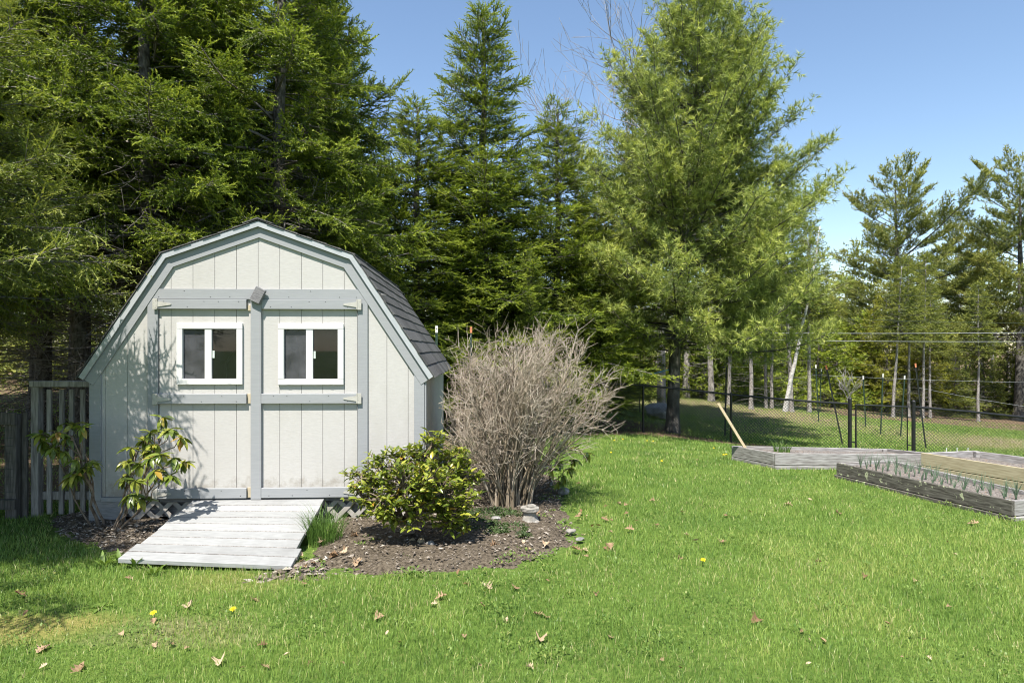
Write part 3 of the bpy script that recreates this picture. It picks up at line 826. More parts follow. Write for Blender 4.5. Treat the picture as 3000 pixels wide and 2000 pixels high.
def mesh_panel(a, b, h0, h1, parent, L):
    P0 = []; P1 = []
    pitch = .075; H = h1 - h0
    def at(u, h):
        t = u / L; x, y = a[0] + (b[0] - a[0]) * t, a[1] + (b[1] - a[1]) * t
        return (x, y, h)
    for dirn in (1, -1):
        c = -H if dirn > 0 else 0
        while c < L + H:
            u0, u1 = (c, c + H) if dirn > 0 else (c, c - H)
            ha, hb = h0, h1
            # clip to 0..L
            def cl(u, h, uo, ho):
                if u < 0: t = (0 - u) / (uo - u); return 0, h + (ho - h) * t
                if u > L: t = (L - u) / (uo - u); return L, h + (ho - h) * t
                return u, h
            if max(u0, u1) > 0 and min(u0, u1) < L:
                A = cl(u0, ha, u1, hb); B = cl(u1, hb, u0, ha)
                nseg = max(1, int(abs(B[0] - A[0]) / .4 + .5))
                for k in range(nseg):
                    q0 = at(A[0] + (B[0] - A[0]) * k / nseg, A[1] + (B[1] - A[1]) * k / nseg); q1 = at(A[0] + (B[0] - A[0]) * (k + 1) / nseg, A[1] + (B[1] - A[1]) * (k + 1) / nseg)
                    P0.append(q0); P1.append(q1)
            c += pitch
    P0 = np.array(P0); P1 = np.array(P1)
    P0[:, 2] += gz(P0[:, 0], P0[:, 1]); P1[:, 2] += gz(P1[:, 0], P1[:, 1])
    P0 -= np.array(fo); P1 -= np.array(fo)
    r = np.full(len(P0), .0044)
    o = link("wire_mesh", seg_mesh("wire_mesh", P0, P1, r, r, M_BLACKMETAL, 3), parent)
    o["kind"] = "stuff"
fence_run(FENCE[0:4], clf); fence_run(FENCE[4:7], clf)
# gate
g0, g1 = Vector((*FENCE[3], 0)), Vector((*FENCE[4], 0))
gate = empty("fence_gate", fo, 0, "narrow chain link gate between two thick black posts", "gate")
gd = (g1 - g0); gl = gd.length; gd /= gl
for p in (g0, g1):
    mb = MB().tube([fpt(p.x, p.y, -.1), fpt(p.x, p.y, FH + .1)], .044, 10)
    mb.tube([fpt(p.x, p.y, FH + .1), fpt(p.x, p.y, FH + .125), fpt(p.x, p.y, FH + .15), fpt(p.x, p.y, FH + .165)], [.049, .049, .03, .006], 10)
    mb.build("gate_post", M_BLACKMETAL, gate)
ga, gb = g0 + gd * .13, g1 - gd * .13
MB().tube([fpt(ga.x, ga.y, .06), fpt(ga.x, ga.y, FH - .01), fpt(gb.x, gb.y, FH - .01), fpt(gb.x, gb.y, .06), fpt(ga.x, ga.y, .06)], .025, 8).build("gate_frame", M_BLACKMETAL, gate)
for p, q in ((g0, ga), (g1, gb)):
    for h in (.3, .95):
        MB().tube([fpt(p.x, p.y, h), fpt(q.x, q.y, h)], .014, 6).build("gate_hinge" if p is g0 else "gate_latch", M_BLACKMETAL, gate)
mesh_panel((ga.x, ga.y), (gb.x, gb.y), .07, FH - .02, gate, (gb - ga).length)

# ================================================================== WOODEN FENCE AT LEFT
wf = empty("picket_panel", (-4.5, 6.62, 0), 0, "weathered grey picket panel between the shed corner and a fence post", "fence")
def wf_box(name, px0, px1, z0, z1, y0, y1, mat=M_FENCEWOOD, c=.004):
    x0 = (px0 - 1500) / F * 6.62 + 4.5; x1 = (px1 - 1500) / F * 6.62 + 4.5
    return box_obj(name, x0, x1, y0, y1, z0, z1, mat, wf, c)
wf_box("post", 98, 120, -.1, 1.30, -.04, .04)
for p in (145, 180, 210, 244, 277):
    o = wf_box("picket", p - 7, p + 7, .02, 1.26, -.012, .012); o.rotation_euler = (0, math.radians(float(rng.uniform(-.6, .6))), 0)
wf_box("top_rail", 96, 286, 1.285, 1.345, -.055, .055)
wf_box("bottom_rail", 120, 282, .16, .24, .0125, .045)
lf = empty("low_wire_fence", (-5.1, 6.55, 0), 0, "low wooden fence backed with wire mesh at the left edge", "fence")
for (x, h) in ((.2, 1.02), (-1.7, 1.1)):
    box_obj("post", x - .055, x + .055, -.05, .05, -.1, h, M_FENCESHADE, lf, .006)
box_obj("picket", .29, .335, -.015, .015, 0, 1.04, M_FENCESHADE, lf, .004)
plank_between("top_rail", (-2.2, -.07, 1.02), (.27, -.07, .92), .12, .035, M_FENCESHADE, lf)
plank_between("bottom_rail", (-2.2, -.07, .12), (.27, -.07, .10), .10, .035, M_FENCESHADE, lf)
P0 = []; P1 = []
for k in range(30):
    x = -2.2 + k * .082; P0.append((x, -.095, .1)); P1.append((x, -.095, 1.0 - .04 * (x + 2.2)))
for k in range(12):
    z = .12 + k * .075; P0.append((-2.2, -.095, z + .03)); P1.append((.26, -.095, z))
o = link("wire_mesh", seg_mesh("wire_mesh", P0, P1, [.0018] * len(P0), [.0018] * len(P0), M_WIREDARK, 3), lf); o["kind"] = "stuff"

# ================================================================== TREES
def nrm(v): return v / (np.linalg.norm(v, axis=-1, keepdims=True) + 1e-9)
def conifer(seed, H, R, z0, step, per, lat_step, sh_step, sh_len, lat_k=.38, lat_max=.7, el=(-.05, .55), droop=.42, up=.32, prof=.85, bare=.22, lat_ang=(40, 68), lean=(0, 0), hang=.12, belly=0.0, irr=.22, zs=.40, tipk=.26, upb=.03, szs=.36, sh_ang=(28, 58)):
    """branch skeleton of a conifer -> (segments, shoot bases, shoot directions, lengths, tints)"""
    r = np.random.default_rng(seed)
    S0 = []; S1 = []; A = []; B = []; P = []; D = []; T = []
    z = z0
    while z < H - .12:
        f = (z - z0) / (H - z0)
        Lb = R * ((1 - f) ** prof) * (1 - belly * max(0, .25 - f) / .25) + .10
        n = max(3, int(round(per * (1 - .35 * f))))
        az0 = r.uniform(0, 2 * PI)
        for k in range(n):
            az = az0 + 2 * PI * k / n + r.normal(0, .25)
            L = Lb * max(.3, r.normal(1 - irr * .6, irr)); zb = z + r.uniform(-.5, .5) * step
            e0 = el[0] + (el[1] - el[0]) * f + r.normal(0, .08); dr = droop * (1 - .75 * f) * r.uniform(.6, 1.3); upk = up * r.uniform(.6, 1.3)
            s = np.linspace(0, 1, 7)
            wob = np.cumsum(r.normal(0, .05, 7)) * L * .4
            hx = L * s * math.cos(max(min(e0, 1.2), -.5))
            bx = np.cos(az) * hx - np.sin(az) * wob * s; by = np.sin(az) * hx + np.cos(az) * wob * s
            bz = zb + L * (e0 * s - dr * s ** 2 + upk * s ** 3)
            lx, ly = lean[0] * zb, lean[1] * zb
            Bp = np.stack([bx + lx, by + ly, bz], 1)
            r0 = .008 + .009 * L; rad = r0 * (1 - s * .85)
            S0.append(Bp[:-1]); S1.append(Bp[1:]); A.append(rad[:-1]); B.append(rad[1:])
            # laterals
            nl = max(3, int(L * (1 - bare) / lat_step))
            sl = np.sort(np.concatenate([r.uniform(bare, 1, nl - 2), [.97, 1.0]])); nl = len(sl)
            fi = sl * 6; i0 = np.minimum(fi.astype(int), 5); fr = (fi - i0)[:, None]
            base = Bp[i0] * (1 - fr) + Bp[i0 + 1] * fr
            tan = nrm(Bp[i0 + 1] - Bp[i0])
            sgn = np.where(np.arange(nl) % 2 == 0, 1., -1.)
            ang = np.radians(r.uniform(lat_ang[0], lat_ang[1], nl)) * sgn; ang[-1] = r.normal(0, .1)
            ca, sa = np.cos(ang), np.sin(ang)
            ld = np.stack([tan[:, 0] * ca - tan[:, 1] * sa, tan[:, 0] * sa + tan[:, 1] * ca, tan[:, 2] + r.normal(0, zs, nl) - hang * 1.2], 1)
            ld = nrm(ld)
            ll = np.minimum((lat_k * L * (1 - sl) + sh_len * 1.2) * r.uniform(.7, 1.25, nl), lat_max)
            S0.append(base); S1.append(base + ld * (ll * .9)[:, None]); A.append(np.full(nl, .005)); B.append(np.full(nl, .002))
            # shoots on laterals
            ns = np.maximum(1, (ll / sh_step).astype(int)) + 1
            rep = np.repeat(np.arange(nl), ns); m = len(rep)
            within = np.arange(m) - np.repeat(np.cumsum(ns) - ns, ns)
            tt = (within + .6) / ns[rep]
            pp = base[rep] + ld[rep] * (ll[rep] * tt * .95)[:, None]
            a2 = np.radians(r.uniform(sh_ang[0], sh_ang[1], m)) * np.where(within % 2 == 0, 1, -1) * (within < ns[rep] - 1)
            ca, sa = np.cos(a2), np.sin(a2); q = ld[rep]
            dd = np.stack([q[:, 0] * ca - q[:, 1] * sa, q[:, 0] * sa + q[:, 1] * ca, q[:, 2] + r.normal(upb, szs, m)], 1)
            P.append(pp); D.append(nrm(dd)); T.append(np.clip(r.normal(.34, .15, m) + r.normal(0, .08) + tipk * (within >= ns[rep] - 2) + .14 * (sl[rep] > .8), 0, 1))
        z += step * r.uniform(.75, 1.25)
    # leader
    tl = np.array([[lean[0] * H, lean[1] * H, H - .05]])
    for k in range(6):
        P.append(tl - np.array([[0, 0, .08 * k]])); D.append(nrm(np.array([[r.normal(0, .35), r.normal(0, .35), 1.]]))); T.append(np.array([.7]))
    P = np.concatenate(P); D = np.concatenate(D); T = np.concatenate(T)
    Ls = sh_len * r.uniform(.65, 1.3, len(P))
    return (np.concatenate(S0), np.concatenate(S1), np.concatenate(A), np.concatenate(B)), P, D, Ls, T
def needles(P, D, L, T, nn, nlen, w, a0, a1, t0, core, seed=1):
    """needle clumps: nn narrow triangles per shoot"""
    r = np.random.default_rng(seed); n = len(P)
    ref = np.where(np.abs(D[:, 2:3]) < .9, np.array([[0, 0, 1.]]), np.array([[1., 0, 0]]))
    u = nrm(np.cross(D, ref)); v = np.cross(D, u)
    out = []; tn = []
    for j in range(nn):
        t = t0 + (1 - t0) * (j + r.uniform(0, 1, n)) / nn
        az = j * 2.39996 + r.uniform(-.5, .5, n); a = r.uniform(a0, a1, n)
        per = u * np.cos(az)[:, None] + v * np.sin(az)[:, None]
        d = D * np.cos(a)[:, None] + per * np.sin(a)[:, None]
        b = P + D * (L * t * .9)[:, None]
        side = nrm(np.cross(d, r.normal(0, 1, (n, 3)))) * w
        tip = b + d * (nlen * r.uniform(.75, 1.2, n))[:, None]
        out.append(np.stack([b - side, b + side, tip], 1)); tn.append(np.clip(T + r.normal(0, .1, n), 0, 1))
    if core:
        for s in ((u, v) if core > .0095 else (u,)):
            out.append(np.stack([P - s * core, P + s * core, P + D * L[:, None]], 1)); tn.append(T)
    return np.concatenate(out).astype(np.float32), np.concatenate(tn)
def dead_branches(seed, zlo, zhi, n, L):
    r = np.random.default_rng(seed); S0 = []; S1 = []; A = []; B = []
    for k in range(n):
        z = r.uniform(zlo, zhi); az = r.uniform(0, 2 * PI); l = L * r.uniform(.4, 1.2)
        p = np.array([0, 0, z]); d = np.array([math.cos(az), math.sin(az), r.normal(-.1, .15)])
        for j in range(4):
            q = p + d * l / 4; S0.append(p); S1.append(q); A.append(.011 * (1 - j * .22)); B.append(.011 * (1 - (j + 1) * .22))
            for s in range(2):
                e = d + r.normal(0, .6, 3); t = q + e / np.linalg.norm(e) * l * .22
                S0.append(q); S1.append(t); A.append(.004); B.append(.0015)
            p = q; d = d + r.normal(0, .12, 3)
    return np.array(S0), np.array(S1), np.array(A), np.array(B)
def trunk_mesh(name, H, r0, mat, seed=0, lean=(0, 0), flare=1.35, sides=12, bend=.04, top=.02):
    r = np.random.default_rng(seed); zs = np.concatenate([[-.25, 0, .12, .3, .7], np.linspace(1.3, H, 12)])
    pts = []; rad = []
    ox = np.cumsum(r.normal(0, bend, len(zs))); oy = np.cumsum(r.normal(0, bend, len(zs)))
    for i, z in enumerate(zs):
        k = min(1, max(0, z) / H)
        pts.append((lean[0] * z + ox[i] * min(1, max(z, 0) / 2) * .5, lean[1] * z + oy[i] * min(1, max(z, 0) / 2) * .5, z)); rr = r0 * (1 - k) + top * k
        if z < .7: rr *= 1 + (flare - 1) * (1 - max(z, 0) / .7) ** 2
        rad.append(rr)
    return MB().tube(pts, rad, sides).mesh(name, mat, True)
class TreeProto:
    """meshes for one kind of tree; place() makes a thing with trunk, branches and crown"""
    def __init__(s, trunk, limbs, crown): s.trunk, s.limbs, s.crown = trunk, limbs, crown
    def place(s, name, x, y, sc, rz, label, group=None, cat="tree", tilt=(0, 0), z=None, sxy=1.0):
        o = empty(name, (x, y, float(gz(x, y)) if z is None else z), rz, label, cat, group)
        o.scale = (sc * sxy, sc * sxy, sc); o.rotation_euler = (tilt[0], tilt[1], rz)
        if s.trunk: link("trunk", s.trunk, o)
        if s.limbs: link("branches", s.limbs, o)
        if s.crown: link("crown", s.crown, o)
        return o
def cat_segs(*ss): return [np.concatenate(q) for q in zip(*ss)]
def make_spruce(seed, H, R, z0, mat=M_SPRUCE, deadn=60, nn=7, lat=.037, shs=.045, shl=.135, step=.27, per=6, bare=.36, lat_k=.46, zs=.42, droop=.5, bark=M_BARK_SPRUCE, r0=.15, **kw):
    sg, P, D, L, T = conifer(seed, H, R, z0, step, per, lat, shs, shl, bare=bare, lat_k=lat_k, zs=zs, droop=droop, upb=.2, tipk=.32, **kw)
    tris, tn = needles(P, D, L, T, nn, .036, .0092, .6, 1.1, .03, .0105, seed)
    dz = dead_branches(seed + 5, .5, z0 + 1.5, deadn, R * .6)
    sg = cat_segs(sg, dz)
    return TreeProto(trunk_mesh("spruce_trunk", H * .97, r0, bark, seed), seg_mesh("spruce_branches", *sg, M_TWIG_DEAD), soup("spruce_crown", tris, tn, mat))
SP_A = make_spruce(11, 12.5, 2.35, 3.3, deadn=200)
SP_B = make_spruce(23, 11.0, 2.0, 1.0, deadn=40, per=8, prof=.74, bare=.18, lat=.047)
N_ROW = "spruces in the dense row behind the shed"
row = [(-10.9, 10.6, 1.0, .2), (-8.9, 9.6, .95, 1.9), (-7.3, 11.3, 1.08, 3.3), (-5.7, 10.6, 1.0, 4.6), (-4.15, 11.6, 1.04, .9), (-9.6, 13.6, 1.1, 2.4), (-6.9, 14.5, 1.15, 5.2), (-12.8, 12.6, 1.1, .5), (-4.6, 15.2, 1.06, 3.9), (-11.8, 16.5, 1.2, 1.2), (-8.3, 17.5, 1.15, 4.1), (-15, 15.5, 1.1, 2.0), (-14.3, 20, 1.2, 3.0), (-10, 21.5, 1.2, .3), (-5.8, 19.5, 1.15, 2.2), (-18, 19, 1.2, 5.5), (-16.5, 25, 1.2, .7), (-7.5, 25, 1.2, 3.6), (-12, 27, 1.25, 2.8)]
ROWL = ["leftmost tall spruce of the row behind the shed, behind the near spruce's branches", "second tall spruce from the left in the row behind the shed", "tall spruce behind the left slope of the shed roof", "tall spruce rising just left of the shed roof's peak", "rightmost tall spruce of the row, edging the open sky"]
for (x, y, s, rz), lb in zip(row[:5], ROWL):
    SP_A.place("spruce_tree", x, y, s, rz, lb, N_ROW)
for x, y, s, rz in row[5:]:
    SP_A.place("spruce_tree", x, y, s, rz, "dark spruce deeper in the wood behind the shed", "spruces deeper in the wood")
SP_B.place("spruce_tree", -.68, 15.6, .905, .4, "pointed spruce standing alone against the sky left of the pine", sxy=1.42)
SP_B.place("spruce_tree", -2.1, 14.6, .66, 2.1, "smaller spruce at the left foot of the pointed spruce", sxy=1.75)
SP_B.place("spruce_tree", 1.15, 16.6, .74, 3.6, "smaller spruce between the pointed spruce and the pine", sxy=1.45)
SP_B.place("spruce_tree", -2.9, 12.9, .46, 5.0, "short spruce filling the gap beside the shed roof", sxy=1.3)
SP_B.place("spruce_tree", -.5, 18.3, .62, 1.3, "spruce half hidden behind the pointed spruce", sxy=1.7)
SP_B.place("spruce_tree", 2.4, 19.4, .62, 2.9, "spruce half hidden behind the left side of the pine", sxy=1.5)
SP_B.place("spruce_tree", .4, 14.4, .36, 4.4, "young spruce above the bare shrub")
# near spruce at the left edge, its needles large enough to see
def near_spruce():
    sg, P, D, L, T = conifer(41, 8.0, 3.05, 2.45, .21, 9, .040, .049, .165, lat_k=.34, lat_max=.6, el=(-.05, .3), droop=.28, up=.32, prof=.95, bare=.42, zs=.32, hang=.22, irr=.10)
    tris, tn = needles(P, D, L, T, 9, .032, .0056, .5, 1.05, .02, .009, 41)
    dz = dead_branches(46, .6, 2.6, 50, 1.3)
    return TreeProto(trunk_mesh("near_spruce_trunk", 7.8, .17, M_BARK_SPRUCE, 4), seg_mesh("near_spruce_branches", *cat_segs(sg, dz), M_TWIG_DEAD), soup("near_spruce_crown", tris, tn, M_SPRUCE_NEAR))
NS = near_spruce()
NS.place("spruce_tree", -6.5, 5.3, 1.0, 1.0, "near spruce reaching in from the left edge in front of the shed corner")
# white pine beyond the fence
def white_pine():
    sg, P, D, L, T = conifer(61, 11.8, 4.4, 2.35, .35, 9, .062, .090, .17, lat_k=.31, lat_max=.62, szs=.75, sh_ang=(30, 95), tipk=.2, el=(.06, .75), droop=.14, up=.28, prof=.56, bare=.28, lean=(.072, 0), hang=-.05, irr=.10, belly=.1, zs=.62)
    D = nrm(D + np.array([[0, 0, .28]]))
    tris, tn = needles(P, D, L, T, 9, .145, .0088, .3, 1.3, .55, .006, 61)
    return TreeProto(trunk_mesh("pine_trunk", 11.3, .175, M_BARK_PINE, 8, (.072, 0), 1.25, 14, .02), seg_mesh("pine_branches", *sg, M_BARK_PINE), soup("pine_crown", tris, tn, M_PINE))
NS.place("spruce_tree", -6.25, 4.15, .97, 3.0, "spruce off the left side whose branches shade the lawn corner")
WP = white_pine()
WP.place("pine_tree", PINE_XY[0], PINE_XY[1], .965, 0.0, "big soft needled white pine rising behind the chain link fence", sxy=1.03)

# bare deciduous trees
def bare_tree(seed, H, r0, spread, levels=5, up=.25, fork=3, trunk_frac=.3):
    r = np.random.default_rng(seed); S0 = []; S1 = []; A = []; B = []
    def rec(p, d, l, rad, lev):
        n = 3; q = p
        for j in range(n):
            d2 = nrm(d + r.normal(0, .09, 3) + np.array([0, 0, up * .15])); q2 = q + d2 * l / n
            ra = rad * (1 - j / n * .35); rb = rad * (1 - (j + 1) / n * .35)
            S0.append(q); S1.append(q2); A.append(ra); B.append(rb); q = q2; d = d2
            if lev < levels and (j > 0 or lev > 0):
                for _ in range(fork if j == n - 1 else 1):
                    ax = nrm(r.normal(0, 1, 3)); ang = spread * r.uniform(.6, 1.25)
                    nd = nrm(d * math.cos(ang) + np.cross(ax, d) * math.sin(ang) + np.array([0, 0, up * .3]))
                    rec(q, nd, l * r.uniform(.5, .78), rb * .62, lev + 1)
    rec(np.array([0, 0, -.1]), np.array([0, 0, 1.]), H * trunk_frac, r0, 0)
    t = r.uniform(0, 1, len(S0))
    return seg_mesh("bare_limbs", np.array(S0), np.array(S1), np.maximum(np.array(A), .004), np.maximum(np.array(B), .003), M_TWIG_BARE, 4, t)
BT_A = TreeProto(None, bare_tree(5, 13, .12, .72, 5, .12, 2, .30), None)
BT_B = TreeProto(None, bare_tree(9, 9, .09, .40, 4, .5, 2, .36), None)
BT_S = TreeProto(None, bare_tree(15, 1.5, .03, .62, 3, .12, 3, .36), None)
BT_A.place("bare_tree", 5.5, 24.5, 1.6, .3, "leafless tree with twigs showing above the white pine")
BT_B.place("bare_tree", -3.3, 18.2, 1.0, 1.3, "thin pale leafless birch against the sky right of the spruce row", sxy=.5)
x, y, _ = ray_ground(2490, 1215)
BT_S.place("fruit_tree", x, y, 1.55, .8, "small leafless fruit tree behind the chain link gate")

# tall trunks behind the fence
def tall_conifer(seed, H, R, z0, mat, bark, r0, **kw):
    sg, P, D, L, T = conifer(seed, H, R, z0, .33, 7, .10, .13, .24, lat_k=.4, lat_max=1.0, **kw)
    tris, tn = needles(P, D, L, T, 6, .12, .022, .4, 1.1, .05, .009, seed)
    return TreeProto(trunk_mesh("tall_trunk", H * .97, r0, bark, seed, sides=8), seg_mesh("tall_branches", *cat_segs(sg, dead_branches(seed + 3, .4, z0 + 1, 34, .9)), M_TWIG_BARE, 3, None), soup("tall_crown", tris, tn, mat))
TC = tall_conifer(71, 13, 1.3, 6.5, M_FARGREEN, M_BARK_PALE, .105)
HM = tall_conifer(73, 8.5, 2.2, 1.8, M_HEMLOCK, M_BARK_PALE, .11)
YS = tall_conifer(79, 4.2, 1.6, .15, M_SPRUCE, M_BARK_SPRUCE, .06)
DG = tall_conifer(83, 10, 2.6, .6, M_FARGREEN, M_BARK_SPRUCE, .14)
ORD = ["leftmost", "second", "third", "fourth", "fifth", "sixth", "seventh", "eighth", "ninth", "tenth", "eleventh", "twelfth", "thirteenth", "fourteenth", "fifteenth", "sixteenth", "seventeenth"]
def ordinal(items, i, what):
    """label by place: rank of item i from the left"""
    k = sorted(range(len(items)), key=lambda j: items[j][0]).index(i)
    return f"{ORD[k]} {what}" if k == 0 else f"{ORD[k]} from the left of the {what}"
trunks = [(2010, 1166, 1.5, 0), (1925, 1160, .9, 0), (2084, 1176, 1.1, .01), (2135, 1186, .6, .03), (2200, 1198, .95, 0), (2244, 1195, .7, 0), (2261, 1197, .7, 0), (2318, 1206, .95, -.04), (2371, 1207, .95, .02), (2616, 1222, .8, -.05), (2662, 1224, .7, 0), (2703, 1226, .65, .02), (2725, 1216, .8, 0), (2866, 1222, .8, 0), (2012, 1150, .7, 0), (1880, 1155, .8, 0), (1840, 1150, .7, 0)]
for i, (px, py, rs, tl) in enumerate(trunks):
    x, y, z = ray_ground(px, py)
    y = min(y, 31.0); x = (px - 1500) / F * y
    hs = 1.0 if px < 2150 else (.55 if px < 2400 else .47)
    o = TC.place("forest_tree", x, y, hs * (1.0 + .05 * (i % 4)), i * 1.7, ordinal(trunks, i, "slim grey forest trunks standing behind the field"), "slim grey forest trunks behind the field", tilt=(0, tl), sxy=rs / hs ** .7)
# white birch leaning
birch = empty("birch_tree", (0, 0, 0), 0, "leaning white barked birch trunk right of the white pine", "tree")
x, y, z = ray_ground(2300, 1205); y = min(y, 30); x = (2300 - 1500) / F * y
birch.location = (x, y, float(gz(x, y))); birch.rotation_euler = (0, math.radians(9), 0)
link("trunk", trunk_mesh("birch_trunk", 7.0, .085, M_BIRCH, 31, sides=10, bend=.06), birch)
link("branches", BT_S.limbs, birch).location = (0, 0, 5.5)
# young bright spruces at the edge of the field
yss = [(2060, 29.5, .9), (2130, 30.5, .8), (2180, 28.5, .7), (2240, 31, 1.0), (2290, 33, 1.1), (2400, 34, 1.2), (2450, 36, 1.1), (1960, 31, 1.0), (1900, 30, .9), (2350, 36, 1.5), (2560, 35, 1.2), (1820, 27, .8), (1740, 25, .9), (2100, 34, 1.6), (2200, 35, 1.7)]
for i, (px, y, s) in enumerate(yss):
    YS.place("young_spruce", (px - 1500) / F * y, y, s, i * 2.1, ordinal(yss, i, "bushy young spruces among the trunks at the field edge"), "young spruces at the field edge")
# far right trees
def far_pine(seed, H, R, z0):
    sg, P, D, L, T = conifer(seed, H, R, z0, .55, 6, .085, .16, .30, lat_k=.45, lat_max=1.5, el=(.0, .75), droop=.02, up=.2, prof=.55, bare=.36, hang=-.02, irr=.30, belly=.25, zs=.16)
    D = nrm(D + np.array([[0, 0, .35]]))
    tris, tn = needles(P, D, L, T, 8, .17, .022, .3, 1.15, .2, .009, seed)
    return TreeProto(trunk_mesh("far_pine_trunk", H * .97, .27, M_BARK_PINE, seed, bend=.05), seg_mesh("far_pine_branches", *sg, M_BARK_PINE), soup("far_pine_crown", tris, tn, M_PINE_FAR))
FP = far_pine(91, 15.2, 4.6, 4.2)
FP.place("pine_tree", (2634 - 1500) / F * 38, 38, .9, .6, "tall layered pine standing clear against the sky right of the white pine", sxy=1.2)
FP.place("pine_tree", (2985 - 1500) / F * 36, 36, .9, 2.8, "tall layered pine cut by the right edge of the view", sxy=1.2)
FP.place("pine_tree", (2800 - 1500) / F * 46, 46, .78, 4.4, "lower pine between the two tall layered pines")
hms = [(2600, 34, .78), (2700, 33, .68), (2540, 37, .6), (2440, 38, .7)]
for i, (px, y, s) in enumerate(hms):
    HM.place("hemlock_tree", (px - 1500) / F * y, y, s, i * 1.9, ordinal(hms, i, "yellowish green hemlocks around the tall layered pine"), "yellowish hemlocks by the field")
dgs = [(2800, 36, .45), (2880, 37, .5), (2950, 38, .5), (3030, 37, .6), (2760, 40, .5), (2500, 42, .6), (2400, 44, .7), (3120, 36, .8), (2680, 44, .6), (2310, 46, .75), (2200, 47, .8), (3200, 40, .9), (2420, 50, .95), (2460, 53, .9)]
for i, (px, y, s) in enumerate(dgs):
    DG.place("fir_tree", (px - 1500) / F * y, y, s, i * 2.3, ordinal(dgs, i, "dark dense firs at the far edge of the field"), "dark firs across the field")
bts = [(2840, 41, 1.0), (2910, 43, 1.05), (2780, 45, 1.0), (2870, 47, 1.1), (2960, 45, .95), (2480, 46, .9), (2560, 48, .95)]
for i, (px, y, s) in enumerate(bts):
    BT_B.place("bare_tree", (px - 1500) / F * y, y, s, i * 1.3, ordinal(bts, i, "grey leafless trees among the far conifers at right"), "grey leafless trees across the field")
# woods closing the view: one mass
def far_woods():
    r = np.random.default_rng(101); T_ = []; N_ = []
    base = [conifer(110 + k, 9 + 2 * k, 2.8, .3, .6, 6, .26, .3, .5, lat_k=.4, lat_max=1.3) for k in range(2)]
    nd = [needles(b[1], b[2], b[3], b[4], 3, .26, .07, .4, 1.2, .05, .009, 5) for b in base]
    spots = []
    for k in range(44): spots.append((-55 + k * 3.2 + r.uniform(-1.5, 1.5), 52 + r.uniform(0, 9)))
    for k in range(14): spots.append((-34 + k * 1.5 + r.uniform(-1, 1), 27 + r.uniform(2, 16)))
    for k, (x, y) in enumerate(spots):
        t, n = nd[k % 2]; a = r.uniform(0, 2 * PI); s = r.uniform(.8, 1.15); ca, sa = math.cos(a) * s, math.sin(a) * s
        q = t.copy(); q[..., 0] = t[..., 0] * ca - t[..., 1] * sa + x; q[..., 1] = t[..., 0] * sa + t[..., 1] * ca + y; q[..., 2] = t[..., 2] * s + float(gz(x, y))
        T_.append(q); N_.append(n)
    return soup("woods", np.concatenate(T_), np.concatenate(N_), M_FARGREEN)
tag(link("woods", far_woods()), "distant mass of conifer woods closing the view behind everything", None, None, "stuff")

# ================================================================== DRY SHRUB
def dry_shrub(seed, n_st, H, top_r, nlev=4):
    r = np.random.default_rng(seed); S0 = []; S1 = []; A = []; B = []; T = []
    def seg(p, q, a, b, t): S0.append(p); S1.append(q); A.append(a); B.append(b); T.append(t)
    def twig(p, d, l, rad, lev, t):
        n = 3; q = p
        for j in range(n):
            d = nrm(d + r.normal(0, .19, 3) + np.array([0, 0, .04])); q2 = q + d * l / n
            seg(q, q2, rad * (1 - j * .2), rad * (1 - (j + 1) * .2), t); q = q2
            if lev < nlev:
                side = nrm(np.cross(d, r.normal(0, 1, 3)))
                for sg in ((1, -1) if r.random() < .62 else (1,)):
                    ang = r.uniform(.45, 1.0)
                    twig(q, nrm(d * math.cos(ang) + side * sg * math.sin(ang) + np.array([0, 0, .05])), l * r.uniform(.42, .68), max(rad * .6, .0032), lev + 1, min(1, t + .12))
    for k in range(n_st):
        az = r.uniform(0, 2 * PI); br = .20 * math.sqrt(r.random())
        p = np.array([math.cos(az) * br * 1.1, math.sin(az) * br, -.05])
        az2 = az + r.normal(0, .45); rr = top_r * math.sqrt(r.uniform(.02, 1)) ; h = H * math.sqrt(1 - (.84 * rr / top_r) ** 2) * r.uniform(.66, .97)
        end = np.array([math.cos(az2) * rr, math.sin(az2) * rr * .85, h])
        rad = r.uniform(.007, .019); t = r.uniform(.05, .55); n = 9; prev = p
        for j in range(1, n + 1):
            s = j / n
            q = p + (end - p) * np.array([s ** 1.35, s ** 1.35, s ** .92]); q = q + r.normal(0, .018, 3) * s
            a = rad * (1 - .7 * (j - 1) / n); b = rad * (1 - .7 * j / n)
            seg(prev, q, a, b, t)
            if s > .33:
                d = nrm(q - prev)
                for _ in range(2 if s > .55 else 1):
                    side = nrm(np.cross(d, r.normal(0, 1, 3))); ang = r.uniform(.4, .9)
                    twig(q, nrm(d * math.cos(ang) + side * math.sin(ang)), r.uniform(.16, .34), max(b * .55, .0042), 2 if s < .75 else 2, min(1, t + .2))
            prev = q
        twig(prev, nrm(end - p), .22, rad * .3, 2, min(1, t + .3))
    return S0, S1, A, B, T
sx, sy, sz = ray_ground(1494, 1490)
S0, S1, A, B, T = dry_shrub(3, 92, 1.98, .90, 3)
shrub = empty("leafless_shrub", (sx, sy + .05, 0), 0, "tall bare tan shrub with dense twigs beside the shed", "shrub")
nst = len(S0); A = np.array(A); thick = A > .0062
S0 = np.array(S0); S1 = np.array(S1); B = np.array(B); T = np.array(T)
T = np.clip(T + np.random.default_rng(2).normal(-.08, .16, len(T)), 0, 1)
S0[:, 0] += .15 * (S0[:, 2].clip(0) / 1.8) ** 1.5; S1[:, 0] += .15 * (S1[:, 2].clip(0) / 1.8) ** 1.5; S0 = np.nan_to_num(S0); S1 = np.nan_to_num(S1)
ok = (np.minimum(S0[:, 0], S1[:, 0]) + sx > -.70)          # twigs kept clear of the shed wall
